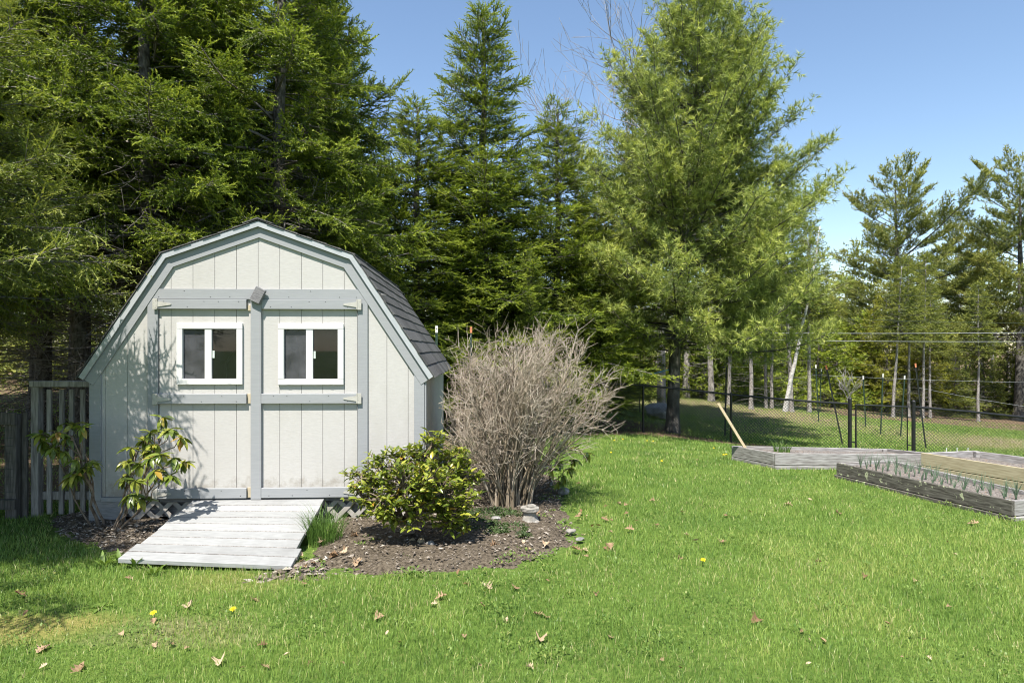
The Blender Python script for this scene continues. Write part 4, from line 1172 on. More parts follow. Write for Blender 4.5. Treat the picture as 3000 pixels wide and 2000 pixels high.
S0, S1, A, B, T, thick = S0[ok], S1[ok], A[ok], B[ok], T[ok], thick[ok]
link("stems", seg_mesh("stems", S0[thick], S1[thick], A[thick], B[thick], M_TWIG_SHRUB, 6, T[thick]), shrub)
o = link("twigs", seg_mesh("twigs", S0[~thick], S1[~thick], A[~thick], B[~thick], M_TWIG_SHRUB, 3, T[~thick]), shrub); o["kind"] = "stuff"
S0, S1, A, B, T = dry_shrub(8, 6, .95, .40)
S0, S1, A, B, T = (np.array(v) for v in (S0, S1, A, B, T)); ok = np.minimum(S0[:, 0], S1[:, 0]) > -.34; S0, S1, A, B, T = S0[ok], S1[ok], A[ok], B[ok], T[ok]
sb = empty("leafless_shrub", (-.40, 8.1, 0), 0, "small reddish bare bush at the shed's back corner", "shrub")
o = link("twigs", seg_mesh("small_twigs", np.array(S0), np.array(S1), np.array(A) * .7, np.array(B) * .7, M_TWIG_SHRUB, 3, np.array(T) * .5), sb); o["kind"] = "stuff"

# ================================================================== LEAFY SHRUBS
def leaf_mesh(name, L, W, mat, fold=.25, droop=.25, n=6, seed=0):
    r = np.random.default_rng(seed); vs = []; fs = []
    for i in range(n + 1):
        s = i / n; w = W * (math.sin(PI * min(1, s ** .85 * .97 + .015)) ** .8) * .5
        z = -droop * L * s * s + r.normal(0, .004 * L); x = L * s * (1 - .15 * droop * s)
        vs += [(x, -w, z + fold * w + r.normal(0, .01 * L)), (x, 0, z), (x, w, z + fold * w + r.normal(0, .01 * L))]
    for i in range(n):
        a = i * 3
        fs += [(a, a + 1, a + 4, a + 3), (a + 1, a + 2, a + 5, a + 4)]
    me = bpy.data.meshes.new(name); me.from_pydata(vs, [], fs); me.update(); me.materials.append(mat)
    me.polygons.foreach_set("use_smooth", [True] * len(me.polygons))
    return me
def orient(d, roll):
    d = Vector(d).normalized(); q = d.to_track_quat('X', 'Z')
    return q @ Quaternion((1, 0, 0), roll)
def leaf_obj(me, p, d, roll, sc, parent):
    o = bpy.data.objects.new("leaf", me); COL.objects.link(o); o.parent = parent
    o.rotation_mode = 'QUATERNION'; o.rotation_quaternion = orient(d, roll); o.location = p; o.scale = (sc, sc, sc)
    return o
RL = [leaf_mesh("rhododendron_leaf", .125, .042, M_RHODO, .3, dr, 6, k) for k, dr in enumerate((.15, .3, .45, .25))]
BLf = [leaf_mesh("bush_leaf", .068, .028, M_BUSHLEAF, .3, dr, 4, k) for k, dr in enumerate((.1, .25, .4, -.05))]
def curve_pts(p, q, sag, n=6, seed=0, wob=.02):
    r = np.random.default_rng(seed); p = np.array(p, float); q = np.array(q, float); out = []
    for i in range(n + 1):
        s = i / n; m = p + (q - p) * s; m[2] += sag * math.sin(PI * s); m = m + r.normal(0, wob, 3) * math.sin(PI * s); out.append(m)
    return out
def rhodo(name, loc, limbs, label, seed, per=9, sc=1.0, drp=.5):
    """limbs: list of (start, end, tips) ; whorls of leaves on the tips"""
    r = np.random.default_rng(seed); root = empty(name, loc, 0, label, "shrub")
    st = MB()
    for k, (p, q, rad, tips) in enumerate(limbs):
        pts = curve_pts(p, q, -.03, 6, seed + k)
        st.tube(pts, list(np.linspace(rad, rad * .45, 7)), 6)
        for t in tips:
            i = r.integers(3, 7); a = pts[min(i, 6)]
            tp = curve_pts(a, t, .02, 4, seed + k * 7)
            st.tube(tp, list(np.linspace(rad * .4, .004, 5)), 5)
            d = nrm(np.array(t) - a)
            n = per + r.integers(-2, 3); az0 = r.uniform(0, 6.28)
            for j in range(n):
                az = az0 + j * 2.4; el = r.normal(-.35, .4) * drp * 2 + (.25 if drp < .4 else 0)
                dd = (math.cos(az) * math.cos(el) + .25 * d[0], math.sin(az) * math.cos(el) + .25 * d[1], math.sin(el))
                leaf_obj(RL[r.integers(0, 4)], Vector(t) + Vector((0, 0, -.012 * j / n)), dd, r.normal(0, .35), sc * r.uniform(.65, 1.1), root)
    st.build("stems", M_BUSHWOOD, root, True)
    return root
# left rhododendron in front of the shed's left corner; positions read against the wall behind it
LR = Vector((-3.58, 5.98, .03))
def q(px, py, Y):
    x, y, z = at_px(px, py, Y); return (x - LR.x, y - LR.y, z - LR.z)
limbs = [((0, 0, -.05), q(470, 1290, 5.85), .014, [q(475, 1222, 5.9), q(500, 1255, 5.8), q(530, 1280, 5.75), q(440, 1265, 5.9), q(455, 1300, 5.8)]),
         ((.02, 0, -.05), q(480, 1370, 5.7), .013, [q(510, 1340, 5.7), q(455, 1375, 5.6), q(500, 1390, 5.65), q(440, 1340, 5.7), q(540, 1352, 5.75), q(470, 1330, 5.6)]),
         ((-.02, .02, -.05), q(400, 1320, 5.9), .013, [q(385, 1310, 5.9), q(420, 1290, 5.95), q(370, 1350, 5.85), q(410, 1355, 5.75), q(430, 1320, 5.85)]),
         ((0, .02, -.05), q(380, 1430, 5.8), .009, [q(385, 1445, 5.75), q(415, 1460, 5.8), q(365, 1395, 5.9), q(395, 1405, 5.7)])]
rhodo("rhododendron", LR, limbs, "leggy rhododendron with drooping big leaves left of the ramp", 5, 14, 1.0, .62)
LR = Vector((-3.78, 6.12, .03))
limbs = [((0, 0, -.05), q(215, 1290, 5.8), .016, [q(200, 1275, 5.8), q(240, 1250, 5.85), q(170, 1265, 5.75), q(130, 1290, 5.7), q(215, 1240, 5.9), q(155, 1310, 5.7), q(120, 1270, 5.8), q(185, 1320, 5.75)]),
         ((.03, 0, -.05), q(250, 1330, 5.9), .012, [q(245, 1370, 5.85), q(265, 1350, 5.9), q(225, 1345, 5.8)]),
         ((-.03, 0, -.05), q(170, 1350, 5.8), .009, [q(205, 1395, 5.8), q(160, 1300, 5.8), q(220, 1385, 5.8)])]
rhodo("rhododendron", LR, limbs, "shaded rhododendron spreading in front of the picket panel", 15, 13, 1.0, .68)
LR = Vector(ray_ground(1560, 1450)); 
limbs = [((0, 0, -.05), q(1640, 1330, LR.y - .1), .013, [q(1690, 1310, LR.y - .1), q(1660, 1290, LR.y), q(1720, 1325, LR.y - .15), q(1640, 1350, LR.y - .2), q(1610, 1320, LR.y), q(1680, 1345, LR.y)]),
         ((.02, 0, -.05), q(1620, 1390, LR.y - .1), .01, [q(1650, 1390, LR.y - .1), q(1670, 1370, LR.y), q(1615, 1375, LR.y - .2), q(1640, 1410, LR.y - .1), q(1600, 1350, LR.y)])]
rhodo("rhododendron", LR, limbs, "rhododendron with hanging leaves behind the bare tan shrub", 25, 9, 1.0, .75)

# rounded small leaved bush in front of the shed
bx, by, bz = ray_ground(1195, 1578)
bush = empty("leafy_bush", (bx, by, .02), 0, "rounded glossy green bush in front of the shed's right corner", "shrub")
rb = np.random.default_rng(77)
st = MB(); tips = []
st.tube([(0, 0, -.06), (0, -.01, .08), (.02, -.03, .2)], [.075, .06, .05], 9)
# lobes of the crown read off the photograph (centre px, radius m)
lobes = [(1120, 1370, -.12, .20), (1060, 1400, -.05, .18), (1180, 1420, -.25, .24), (1250, 1340, .0, .22), (1270, 1300, .05, .15), (1330, 1350, .1, .20), (1370, 1390, .05, .16), (1300, 1430, -.15, .26),
         (1120, 1460, -.2, .22), (1230, 1490, -.25, .22), (1340, 1480, -.1, .22), (1360, 1540, -.1, .10), (1060, 1450, .0, .15), (1180, 1350, .05, .18), (1260, 1400, -.35, .18), (1330, 1520, -.2, .14), (1150, 1510, -.2, .14)]
for px, py, dy, rad in lobes:
    cx, cy, cz = at_px(px, py, by - .12 + dy); c = np.array([cx - bx, cy - by, cz - .02])
    pts = curve_pts((.01, -.02, .16), c, -.04, 5, int(px), .03)
    st.tube(pts, list(np.linspace(.022, .008, 6)), 6)
    for k in range(int(42 * (rad / .2) ** 2)):
        v = nrm(rb.normal(0, 1, 3)); t = c + v * rad * rb.uniform(.55, 1.05) * np.array([1, 1, .85])
        if t[2] < .07: t[2] = .07 + rb.uniform(0, .06)
        st.tube(curve_pts(pts[rb.integers(3, 6)], t, .01, 3, int(k + px), .012), [.006, .005, .004, .002], 4, False)
        tips.append((t, nrm(v + np.array([0, 0, .5]))))
st.build("branches", M_BUSHWOOD, bush, True)
leaves = []
for t, d in tips:
    az0 = rb.uniform(0, 6.28)
    for j in range(rb.integers(5, 8)):
        az = az0 + j * 2.4; el = rb.normal(.15, .38)
        dd = nrm(np.array([math.cos(az) * math.cos(el), math.sin(az) * math.cos(el), math.sin(el)]) + .35 * d)
        leaves.append((t - d * .012 * j, dd, rb.normal(0, .4), rb.uniform(.6, 1.15)))
leaves.sort(key=lambda l: l[0][1] - .35 * l[0][2])       # outermost, sunward leaves first: these show largest
for p, d, ro_, s in leaves[:290]:
    leaf_obj(BLf[rb.integers(0, 4)], Vector(p), d, ro_, s, bush)
vv = []; ff = []; tt = []
protos = []
for me in BLf:
    protos.append((np.array([v.co[:] for v in me.vertices]), np.array([p.vertices[:] for p in me.polygons])))
nb = 0
for p, d, ro_, s in leaves[290:]:
    V0, F0 = protos[rb.integers(0, 4)]
    m = np.array(orient(d, ro_).to_matrix())
    vv.append((V0 * s) @ m.T + np.array(p)); ff.append(F0 + nb); nb += len(V0)
    tt.append(np.full(len(V0), min(1, max(0, rb.normal(.45, .25)))))
o = link("leaves", mesh_np("leaves", np.concatenate(vv), np.concatenate(ff), 4, np.concatenate(tt), M_BUSHLEAF_T, True), bush); o["kind"] = "stuff"

# ================================================================== GRASS
def blades(x, y, z, h, w, tint, seed, bend=.5, seg=2):
    r = np.random.default_rng(seed); n = len(x)
    az = r.uniform(0, 2 * PI, n); b = bend * r.uniform(.2, 1.2, n) * h
    dx, dy = np.cos(az) * b, np.sin(az) * b
    a2 = r.uniform(0, PI, n); wx, wy = np.cos(a2) * w / 2, np.sin(a2) * w / 2
    P = np.stack([x, y, z], 1); W = np.stack([wx, wy, np.zeros(n)], 1)
    tip = P + np.stack([dx, dy, h], 1)
    if seg == 1:
        return np.stack([P - W, P + W, tip], 1), tint
    mid = P + np.stack([dx * .3, dy * .3, h * .6], 1)
    t = np.concatenate([np.stack([P - W, P + W, mid - W * .75], 1), np.stack([P + W, mid + W * .75, mid - W * .75], 1), np.stack([mid - W * .75, mid + W * .75, tip], 1)])
    return t, np.concatenate([tint] * 3)
RAMP_POLY = [(-3.0, 6.4), (-1.79, 6.4), (-1.66, 4.97), (-2.95, 5.0)]
BEDS = [[(c.x, c.y) for c in cc] for cc in (cA, cB, cC)]
SHED_POLY = [shed_world(-1.6, -.05)[:2], shed_world(1.6, -.05)[:2], shed_world(1.6, 3.1)[:2], shed_world(-1.6, 3.1)[:2]]
def lawn_mask(x, y):
    m = np.ones(len(x), bool)
    for p in (SOIL_R, SOIL_L):
        ins = inpoly(x, y, p); d = dist_poly(x, y, p, True) + (vnoise(x, y, .22, 3) - .5) * .14
        m &= ~(ins & (d > .04))
    m &= ~inpoly(x, y, RAMP_POLY); m &= ~inpoly(x, y, SHED_POLY)
    for b in BEDS: m &= ~inpoly(x, y, b)
    return m
def lawn_zone(y0, y1, dens, h, w, seg, seed):
    r = np.random.default_rng(seed); n = int(dens * (y1 - y0) * (2 * (.82 * (y0 + y1) / 2 + 1.6)))
    y = r.uniform(y0, y1, n); x = r.uniform(-1, 1, n) * (.82 * y + 1.6)
    k = lawn_mask(x, y); x, y = x[k], y[k]
    li, dr, mo = zones(x, y)
    clump = vnoise(x, y, .35, 5) * .55 + vnoise(x, y, 1.1, 6) * .45
    thin = np.clip(li * 1.3 + dr * .75 + mo * .85, 0, .97)
    keep = r.random(len(x)) > thin * (.55 + .6 * vnoise(x, y, .16, 8)); x, y, clump, dr, mo = x[keep], y[keep], clump[keep], dr[keep], mo[keep]
    n = len(x)
    hh = h * (.55 + .9 * clump) * r.uniform(.5, 1.25, n) * (1 - .45 * np.maximum(dr, mo))
    big = vnoise(x, y, 2.4, 12)
    tint = np.clip(.28 + .42 * (vnoise(x, y, .45, 9) - .4) + .26 * big + r.normal(0, .16, n) + .18 * np.maximum(dr, mo), 0, .88)
    straw = r.random(n) < .03 + .10 * sm(vnoise(x, y, .7, 21) * .6 + vnoise(x, y, .22, 22) * .4, .5, .75) + .22 * np.maximum(dr, mo); tint[straw] = r.uniform(.88, 1, straw.sum())
    return blades(x, y, gz(x, y) - .004, hh, w, tint, seed, .55, seg)
parts = [lawn_zone(2.3, 3.6, 6800, .046, .0034, 2, 1), lawn_zone(3.6, 5.2, 4800, .044, .0044, 2, 2), lawn_zone(5.2, 8, 2900, .044, .0075, 1, 3), lawn_zone(8, 12, 1500, .046, .011, 1, 4), lawn_zone(12, 17, 620, .05, .017, 1, 5), lawn_zone(17, 31, 260, .06, .03, 1, 6)]
gt = np.concatenate([p[0] for p in parts]); gn = np.concatenate([p[1] for p in parts])
tag(link("lawn_grass", soup("lawn_grass", gt, gn, M_GRASS)), "short spring lawn grass covering the yard", None, None, "stuff")

def tuft(name, x, y, n, h, w, rad, mat, label, cat, group=None, seed=0, bend=.5, z=None):
    r = np.random.default_rng(seed); a = r.uniform(0, 6.28, n); rr = rad * np.sqrt(r.random(n))
    root = empty(name, (x, y, float(gz(x, y)) if z is None else z), 0, label, cat, group)
    px, py = np.cos(a) * rr, np.sin(a) * rr; hh = h * r.uniform(.5, 1.1, n)
    b = bend * hh * r.uniform(.2, 1.1, n); a1 = a + r.normal(0, .6, n)
    P = np.stack([px, py, np.full(n, -.02)], 1); out = []
    prev = P; a2 = r.uniform(0, PI, n); W = np.stack([np.cos(a2), np.sin(a2), np.zeros(n)], 1) * w / 2
    K = 4
    for j in range(1, K + 1):
        s = j / K; q_ = P + np.stack([np.cos(a1) * b * s * s, np.sin(a1) * b * s * s, hh * (s - .22 * bend * s * s * s)], 1)
        w0, w1 = 1 - .22 * (j - 1), (1 - .22 * j) if j < K else 0
        out.append(np.stack([prev - W * w0, prev + W * w0, q_ - W * w1], 1))
        if j < K: out.append(np.stack([prev + W * w0, q_ + W * w1, q_ - W * w1], 1))
        prev = q_
    t = np.tile(np.clip(r.normal(.5, .25, n), 0, 1), len(out))
    o = link("blades", soup("blades", np.concatenate(out), t, mat), root); o["kind"] = "stuff"
    return root
x, y, _ = ray_ground(950, 1592); tuft("chive_clump", x, y, 340, .36, .0055, .15, M_CHIVE, "clump of bright green grassy chives beside the ramp", "plant", None, 3, .6, .03)
p = (cA[3] * .80 + cA[0] * .2) * .70 + (cA[2] * .7 + cA[1] * .3) * .30
tuft("chive_clump", 4.05, 10.0, 90, .22, .009, .12, M_CHIVE, "tuft of green chives growing in the weathered grey bed", "plant", None, 4, .6, float(gz(4.05, 10.0)) + sA)
for i, (px, py, m, lb) in enumerate([(2240, 1352, M_GRASS, "dry grass tuft at the left corner of the weathered grey bed"), (2310, 1356, M_CHIVE, "green grass tuft under the weathered grey bed's front board"), (2390, 1354, M_CHIVE, "second green grass tuft along the weathered grey bed's front board")]):
    x, y, _ = ray_ground(px, py); tuft("grass_tuft", x, y - .05, 160, .12, .006, .16, m, lb, "plant", None, 20 + i, .9)
# onions: one mesh set, each plant a thing
def onion_mesh(seed):
    r = np.random.default_rng(seed); mb = MB(); n = r.integers(4, 7)
    for k in range(n):
        az = r.uniform(0, 6.28); lean = r.uniform(.05, .5); h = r.uniform(.12, .24); pts = []; rd = []
        for j in range(5):
            s = j / 4; pts.append((math.cos(az) * lean * h * s * s, math.sin(az) * lean * h * s * s, -.02 + h * (s - .12 * lean * s * s)))
            rd.append(.0058 * (1 - .9 * s))
        mb.tube(pts, rd, 4)
    me = mb.mesh("onion_leaves", M_ONION, True)
    a = me.attributes.new("tint", 'FLOAT', 'POINT'); a.data.foreach_set("value", np.full(len(me.vertices), r.uniform(.2, .9), np.float32))
    return me
OM = [onion_mesh(k) for k in range(6)]
r = np.random.default_rng(6)
for rowi, w in enumerate((.2, .5, .8)):
    for k in range(15):
        u = .06 + k * .062 + r.normal(0, .008); ww = w + r.normal(0, .03)
        a = cC[0].lerp(cC[1], u); b = cC[3].lerp(cC[2], u); p = a.lerp(b, ww)
        e = empty("onion_plant", (p.x, p.y, p.z + sC), r.uniform(0, 6.28), "young green onion shoot in the lichen covered bed", "plant", "green onions in the front bed")
        link("leaves", OM[r.integers(0, 6)], e); s = r.uniform(.75, 1.15); e.scale = (s, s, s)
# weeds and ground cover: uncountable small plants on the soil
def scatter_weeds(name, poly, n, h, mat, label, seed, clip=None, spread=.02):
    r = np.random.default_rng(seed); p = np.array(poly)
    x = r.uniform(p[:, 0].min(), p[:, 0].max(), n * 3); y = r.uniform(p[:, 1].min(), p[:, 1].max(), n * 3)
    k = inpoly(x, y, poly) & ~inpoly(x, y, RAMP_POLY) & ~inpoly(x, y, SHED_POLY) & (vnoise(x, y, .25, seed) > .52)
    if clip is not None: k &= clip(x, y)
    x, y = x[k][:n], y[k][:n]; out = []; tn = []
    for j in range(7):
        m = len(x); az = j * 2.4 + r.uniform(0, 1, m); L = h * r.uniform(.6, 1.2, m); el = r.uniform(.1, .9, m)
        P = np.stack([x + r.normal(0, spread, m), y + r.normal(0, spread, m), gz(x, y) + .035 + r.uniform(0, h * .4, m)], 1)
        d = np.stack([np.cos(az) * np.cos(el), np.sin(az) * np.cos(el), np.sin(el)], 1); s = np.stack([-np.sin(az), np.cos(az), np.zeros(m)], 1) * (L * .28)[:, None]
        mid = P + d * (L * .5)[:, None]
        out += [np.stack([P, mid + s, P + d * L[:, None]], 1), np.stack([P, P + d * L[:, None], mid - s], 1)]
        t = np.clip(r.normal(.5, .25, m), 0, 1); tn += [t, t]
    tag(link(name, soup(name, np.concatenate(out), np.concatenate(tn), mat)), label, None, None, "stuff")
scatter_weeds("soil_weeds", SOIL_R, 620, .03, M_WEED, "scattered small weeds sprouting on the soil bed", 31, lambda x, y: dist_poly(x, y, SOIL_R, True) < .12 + .6 * vnoise(x, y, .4, 51) ** 2)
scatter_weeds("ground_cover", [(-.65, 5.9), (.15, 5.7), (.1, 6.6), (-.4, 6.9)], 900, .035, M_GROUNDCOVER, "low dark ground cover at the bare shrub's foot", 33)
LAWN = [(-4.5, 3.0), (4.5, 3.0), (5.0, 8.0), (-.2, 7.5), (.3, 5.2), (-1.2, 4.6), (-4.5, 4.9)]
scatter_weeds("lawn_weeds", LAWN, 1500, .022, M_WEED, "clover and small broad leaved weeds mixed into the lawn", 37, lambda x, y: lawn_mask(x, y) & (vnoise(x, y, .8, 44) > .45), .03)
# chips, bark bits and pebbles lying on the soil
def chips(seed, poly, n, smin, smax):
    r = np.random.default_rng(seed); p = np.array(poly)
    x = r.uniform(p[:, 0].min(), p[:, 0].max(), n * 3); y = r.uniform(p[:, 1].min(), p[:, 1].max(), n * 3)
    k = inpoly(x, y, poly) & ~inpoly(x, y, SHED_POLY) & ~inpoly(x, y, RAMP_POLY); x, y = x[k][:n], y[k][:n]; m = len(x)
    d = dist_poly(x, y, poly, True); z = gz(x, y) - .022 + .075 * sm(d, -.02, .35)
    L = r.uniform(smin, smax, m) * r.choice([1, 1, 1.8], m); W = L * r.uniform(.25, .7, m); az = r.uniform(0, 6.28, m); tl = r.normal(0, .25, m)
    u = np.stack([np.cos(az), np.sin(az), tl], 1) * (L / 2)[:, None]; v = np.stack([-np.sin(az), np.cos(az), r.normal(0, .25, m)], 1) * (W / 2)[:, None]
    c = np.stack([x, y, z + L * .12], 1); h = np.array([[0, 0, 1.]]) * (L * .16)[:, None]
    t = np.clip(r.beta(1.3, 2.2, m), 0, 1)
    tris = np.concatenate([np.stack([c - u, c + v * .9, c + h], 1), np.stack([c + v, c + u, c + h], 1), np.stack([c + u, c - v, c + h], 1), np.stack([c - v, c - u, c + h], 1)])
    return tris, np.tile(t, 4)
c1 = chips(1, SOIL_R, 9000, .008, .028); c2 = chips(2, SOIL_L, 5000, .008, .028); c3 = chips(3, [(-2.0, 4.7), (-1.3, 4.75), (-1.35, 5.5), (-1.7, 5.2)], 500, .02, .06)
tag(link("mulch", soup("mulch", np.concatenate([c1[0], c2[0], c3[0]]), np.concatenate([c1[1], c2[1], c3[1]]), M_CHIP)), "bark chips and pebbles strewn over the soil beds", None, None, "stuff")
# broad leaved weeds by the ramp's lower left corner
WL = leaf_mesh("weed_leaf", .13, .03, M_WEED, .25, .3, 5, 3)
a_ = WL.attributes.new("tint", 'FLOAT', 'POINT'); a_.data.foreach_set("value", np.full(len(WL.vertices), .55, np.float32))
def rosette(px, py, n, s, label, el=.8):
    x, y, z = ray_ground(px, py); e = empty("weed_plant", (x, y, z), 0, label, "weed")
    for k in range(n):
        az = k * 2.4; ee = el * rng.uniform(.6, 1.25)
        leaf_obj(WL, Vector((math.cos(az) * .01, math.sin(az) * .01, .005)), (math.cos(az) * math.cos(ee), math.sin(az) * math.cos(ee), math.sin(ee)), rng.normal(0, .3), s * rng.uniform(.7, 1.1), e)
rosette(305, 1660, 9, 1.0, "upright leafy weed left of the ramp's foot", 1.0)
rosette(352, 1652, 8, .9, "leafy weed touching the ramp's lower left corner", 1.1)
rosette(398, 1668, 9, 1.0, "tallest weed overlapping the ramp's bottom board", 1.15)
rosette(450, 1685, 8, .9, "weed in front of the ramp's bottom board", .9)
rosette(298, 1782, 10, .7, "flat dandelion rosette in the thin lawn at left", .35)
rosette(1280, 1645, 9, .6, "small grey green rosette in the bush's shadow", .6)
rosette(1060, 1530, 8, .9, "broad leaved plant against the lattice", 1.1)

# ================================================================== SMALL THINGS
def stone(px, py, sx_, sz_, mat, label, seed, group=None, sink=.25):
    x, y, z = ray_ground(px, py)
    bm = bmesh.new(); bmesh.ops.create_icosphere(bm, subdivisions=2, radius=1); r = np.random.default_rng(seed)
    cut = [(nrm(r.normal(0, 1, 3)), r.uniform(.55, .85)) for _ in range(9)]
    for v in bm.verts:
        co = np.array(v.co)
        for n, d in cut:
            t = co @ n
            if t > d: co = co - n * (t - d)
        v.co = Vector(co * np.array([sx_, sx_ * r.uniform(.78, .82), sz_])) + Vector(r.normal(0, .02 * sx_, 3))
    me = bpy.data.meshes.new("stone"); bm.to_mesh(me); bm.free(); me.materials.append(mat)
    o = link("stone", me); o.location = (x, y, z + .03 + sz_ * (1 - sink * 2)); o.rotation_euler = (0, 0, r.uniform(0, 6)); o["label"] = label; o["category"] = "stone"
    if group: o["group"] = group
    return o
stone(1236, 1604, .05, .04, M_STONEWARM, "ochre stone at the bush's foot, in its shadow", 1)
stone(1258, 1612, .045, .035, M_STONE, "pale grey stone just right of the ochre stone under the bush", 2)
stone(1206, 1600, .035, .03, M_STONEWARM, "small brown stone left of the ochre stone", 3)
stone(1648, 1452, .085, .05, M_STONE, "rounded grey stone at the lawn's edge under the hanging rhododendron", 4)
stone(1452, 1535, .06, .03, M_STONE, "white flat stone in front of the bare shrub", 5)
stone(1320, 1548, .055, .045, M_STONEWARM, "orange brown stone right of the bush", 6)
stone(1608, 1425, .07, .04, M_STONE, "grey stone half hidden behind the bare shrub", 7)
stone(1700, 1592, .05, .015, M_STONE, "flat pale stone at the soil bed's right tip", 8)
stone(1672, 1570, .05, .025, M_CONCRETE, "small chalky stone near the soil bed's right tip", 9)
x, y, z = ray_ground(1935, 1215); 
s_ = stone(1935, 1222, .75, .3, M_STONE, "pale boulder behind the fence left of the white pine's trunk", 10)
def ornament():
    x, y, z = ray_ground(1552, 1540)
    e = empty("concrete_ornament", (x, y, z + .02), .5, "small broken concrete pedestal in the soil bed", "ornament")
    r = np.random.default_rng(4); prof = [(.085, -.02), (.09, .02), (.075, .04), (.062, .08), (.066, .11), (.085, .125), (.09, .15), (.05, .155)]
    vs = []; fs = []; n = 14
    for j, (rr, zz) in enumerate(prof):
        for k in range(n):
            a = 2 * PI * k / n; q_ = rr * (1 + r.normal(0, .04)); vs.append((q_ * math.cos(a), q_ * math.sin(a), zz + r.normal(0, .004)))
    for j in range(len(prof) - 1):
        for k in range(n): fs.append((j * n + k, j * n + (k + 1) % n, (j + 1) * n + (k + 1) % n, (j + 1) * n + k))
    fs.append(tuple(range((len(prof) - 1) * n, len(prof) * n)))
    MB().add(vs, fs).build("pedestal", M_CONCRETE, e)
    MB().box(-.03, .05, -.05, .02, .15, .18, .01).build("broken_rim", M_CONCRETE, e)
ornament()
# fallen oak leaves
def oak_leaf(seed):
    r = np.random.default_rng(seed); n = 22; L = .11; vs = [(0, 0, 0)]; up = []; dn = []
    for i in range(n + 1):
        s = i / n; w = .036 * math.sin(PI * min(1, s * .93 + .05)) ** .7 * (1 + .45 * math.sin(s * 22 + r.uniform(0, 1))) + .002
        up.append((s, w)); dn.append((s, .036 * math.sin(PI * min(1, s * .93 + .05)) ** .7 * (1 + .45 * math.sin(s * 22 + 1.5 + r.uniform(0, 1))) + .002))
    c1_, c2_ = r.uniform(4, 16), r.uniform(-3, 8); vs = []; fs = []
    for (s, a), (_, b) in zip(up, dn):
        zz = c2_ * L * .25 * (s - .5) ** 2 * .4
        vs += [(L * s, -b, zz + c1_ * b * b * 1.6), (L * s, 0, zz + r.normal(0, .001)), (L * s, a, zz + c1_ * a * a * 1.6 * r.uniform(.6, 1.4))]
    for i in range(n):
        k = i * 3; fs += [(k, k + 1, k + 4, k + 3), (k + 1, k + 2, k + 5, k + 4)]
    vs += [(-.03, -.001, .0), (-.03, .001, .0)]; fs.append((len(vs) - 2, 0, 2, len(vs) - 1))
    me = bpy.data.meshes.new("oak_leaf"); me.from_pydata(vs, [], fs); me.update(); me.materials.append(M_DEADLEAF); return me
def oval_leaf(seed):
    me = leaf_mesh("small_leaf", .075, .04, M_DEADLEAF, .9, -.35, 6, seed); return me
OL = [oak_leaf(0), oak_leaf(1), oval_leaf(2), oak_leaf(3), oval_leaf(4), oak_leaf(5)]
spots = [(1505, 1725), (1418, 1720), (1340, 1690), (1750, 1745), (955, 1785), (1075, 1560), (735, 1762), (760, 1900), (1170, 1890), (640, 1955), (830, 1930), (140, 1900), (70, 1755), (1100, 1825), (1130, 1870), (1485, 1820), (1420, 1785), (1280, 1760), (1590, 1810), (2020, 1575), (2030, 1590), (1820, 1480), (1760, 1545), (1830, 1510), (1780, 1530), (1770, 1490), (2420, 1890), (2530, 1700), (2775, 1595), (2385, 1655), (1690, 1420), (2120, 1515), (1995, 1505), (1905, 1470), (2190, 1500), (2300, 1480), (2120, 1590), (1930, 1545), (1860, 1530), (2205, 1830), (2610, 1840), (240, 1960), (890, 1720), (1360, 1720), (1900, 1370), (2040, 1350), (2380, 1470), (2460, 1510), (2840, 1540), (550, 1780), (500, 1890), (1580, 1880), (1610, 1710), (1720, 1620), (1770, 1612), (1790, 1615), (2360, 1960), (1540, 1965), (1010, 1960), (360, 1870)]
r = np.random.default_rng(12)
for k in range(34): spots.append((r.uniform(60, 2950), r.uniform(1600, 1990)))
for i, (px, py) in enumerate(spots):
    x, y, z = ray_ground(px, py)
    if not lawn_mask(np.array([x]), np.array([y]))[0] and y > 5.3: continue
    o = link("fallen_leaf", OL[i % 6]); s = r.uniform(.36, .72) if i < 60 else r.uniform(.22, .45)
    o.location = (x, y, z + .019); o.scale = (s, s, s); o.rotation_euler = (r.normal(0, .3), r.normal(0, .25), r.uniform(0, 6.28))
    tag(o, "dry tan fallen leaf lying on the lawn", "leaf", "fallen leaves on the lawn")
for i in range(46):
    if i < 18: px, py = r.normal(905, 45), r.normal(1640, 28)
    elif i < 36: px, py = r.normal(1690, 70), r.normal(1560, 45)
    else: px, py = r.uniform(1000, 1600), r.uniform(1560, 1700)
    x, y, z = ray_ground(px, py)
    if inpoly(np.array([x]), np.array([y]), RAMP_POLY)[0]: continue
    o = link("fallen_leaf", OL[r.integers(0, 6)]); s = r.uniform(.35, .8); o.scale = (s, s, s)
    o.location = (x, y, z + .045); o.rotation_euler = (r.normal(0, .25), r.normal(0, .25), r.uniform(0, 6.28))
    tag(o, "dry fallen leaf lying on or beside the soil bed", "leaf", "fallen leaves around the soil bed")
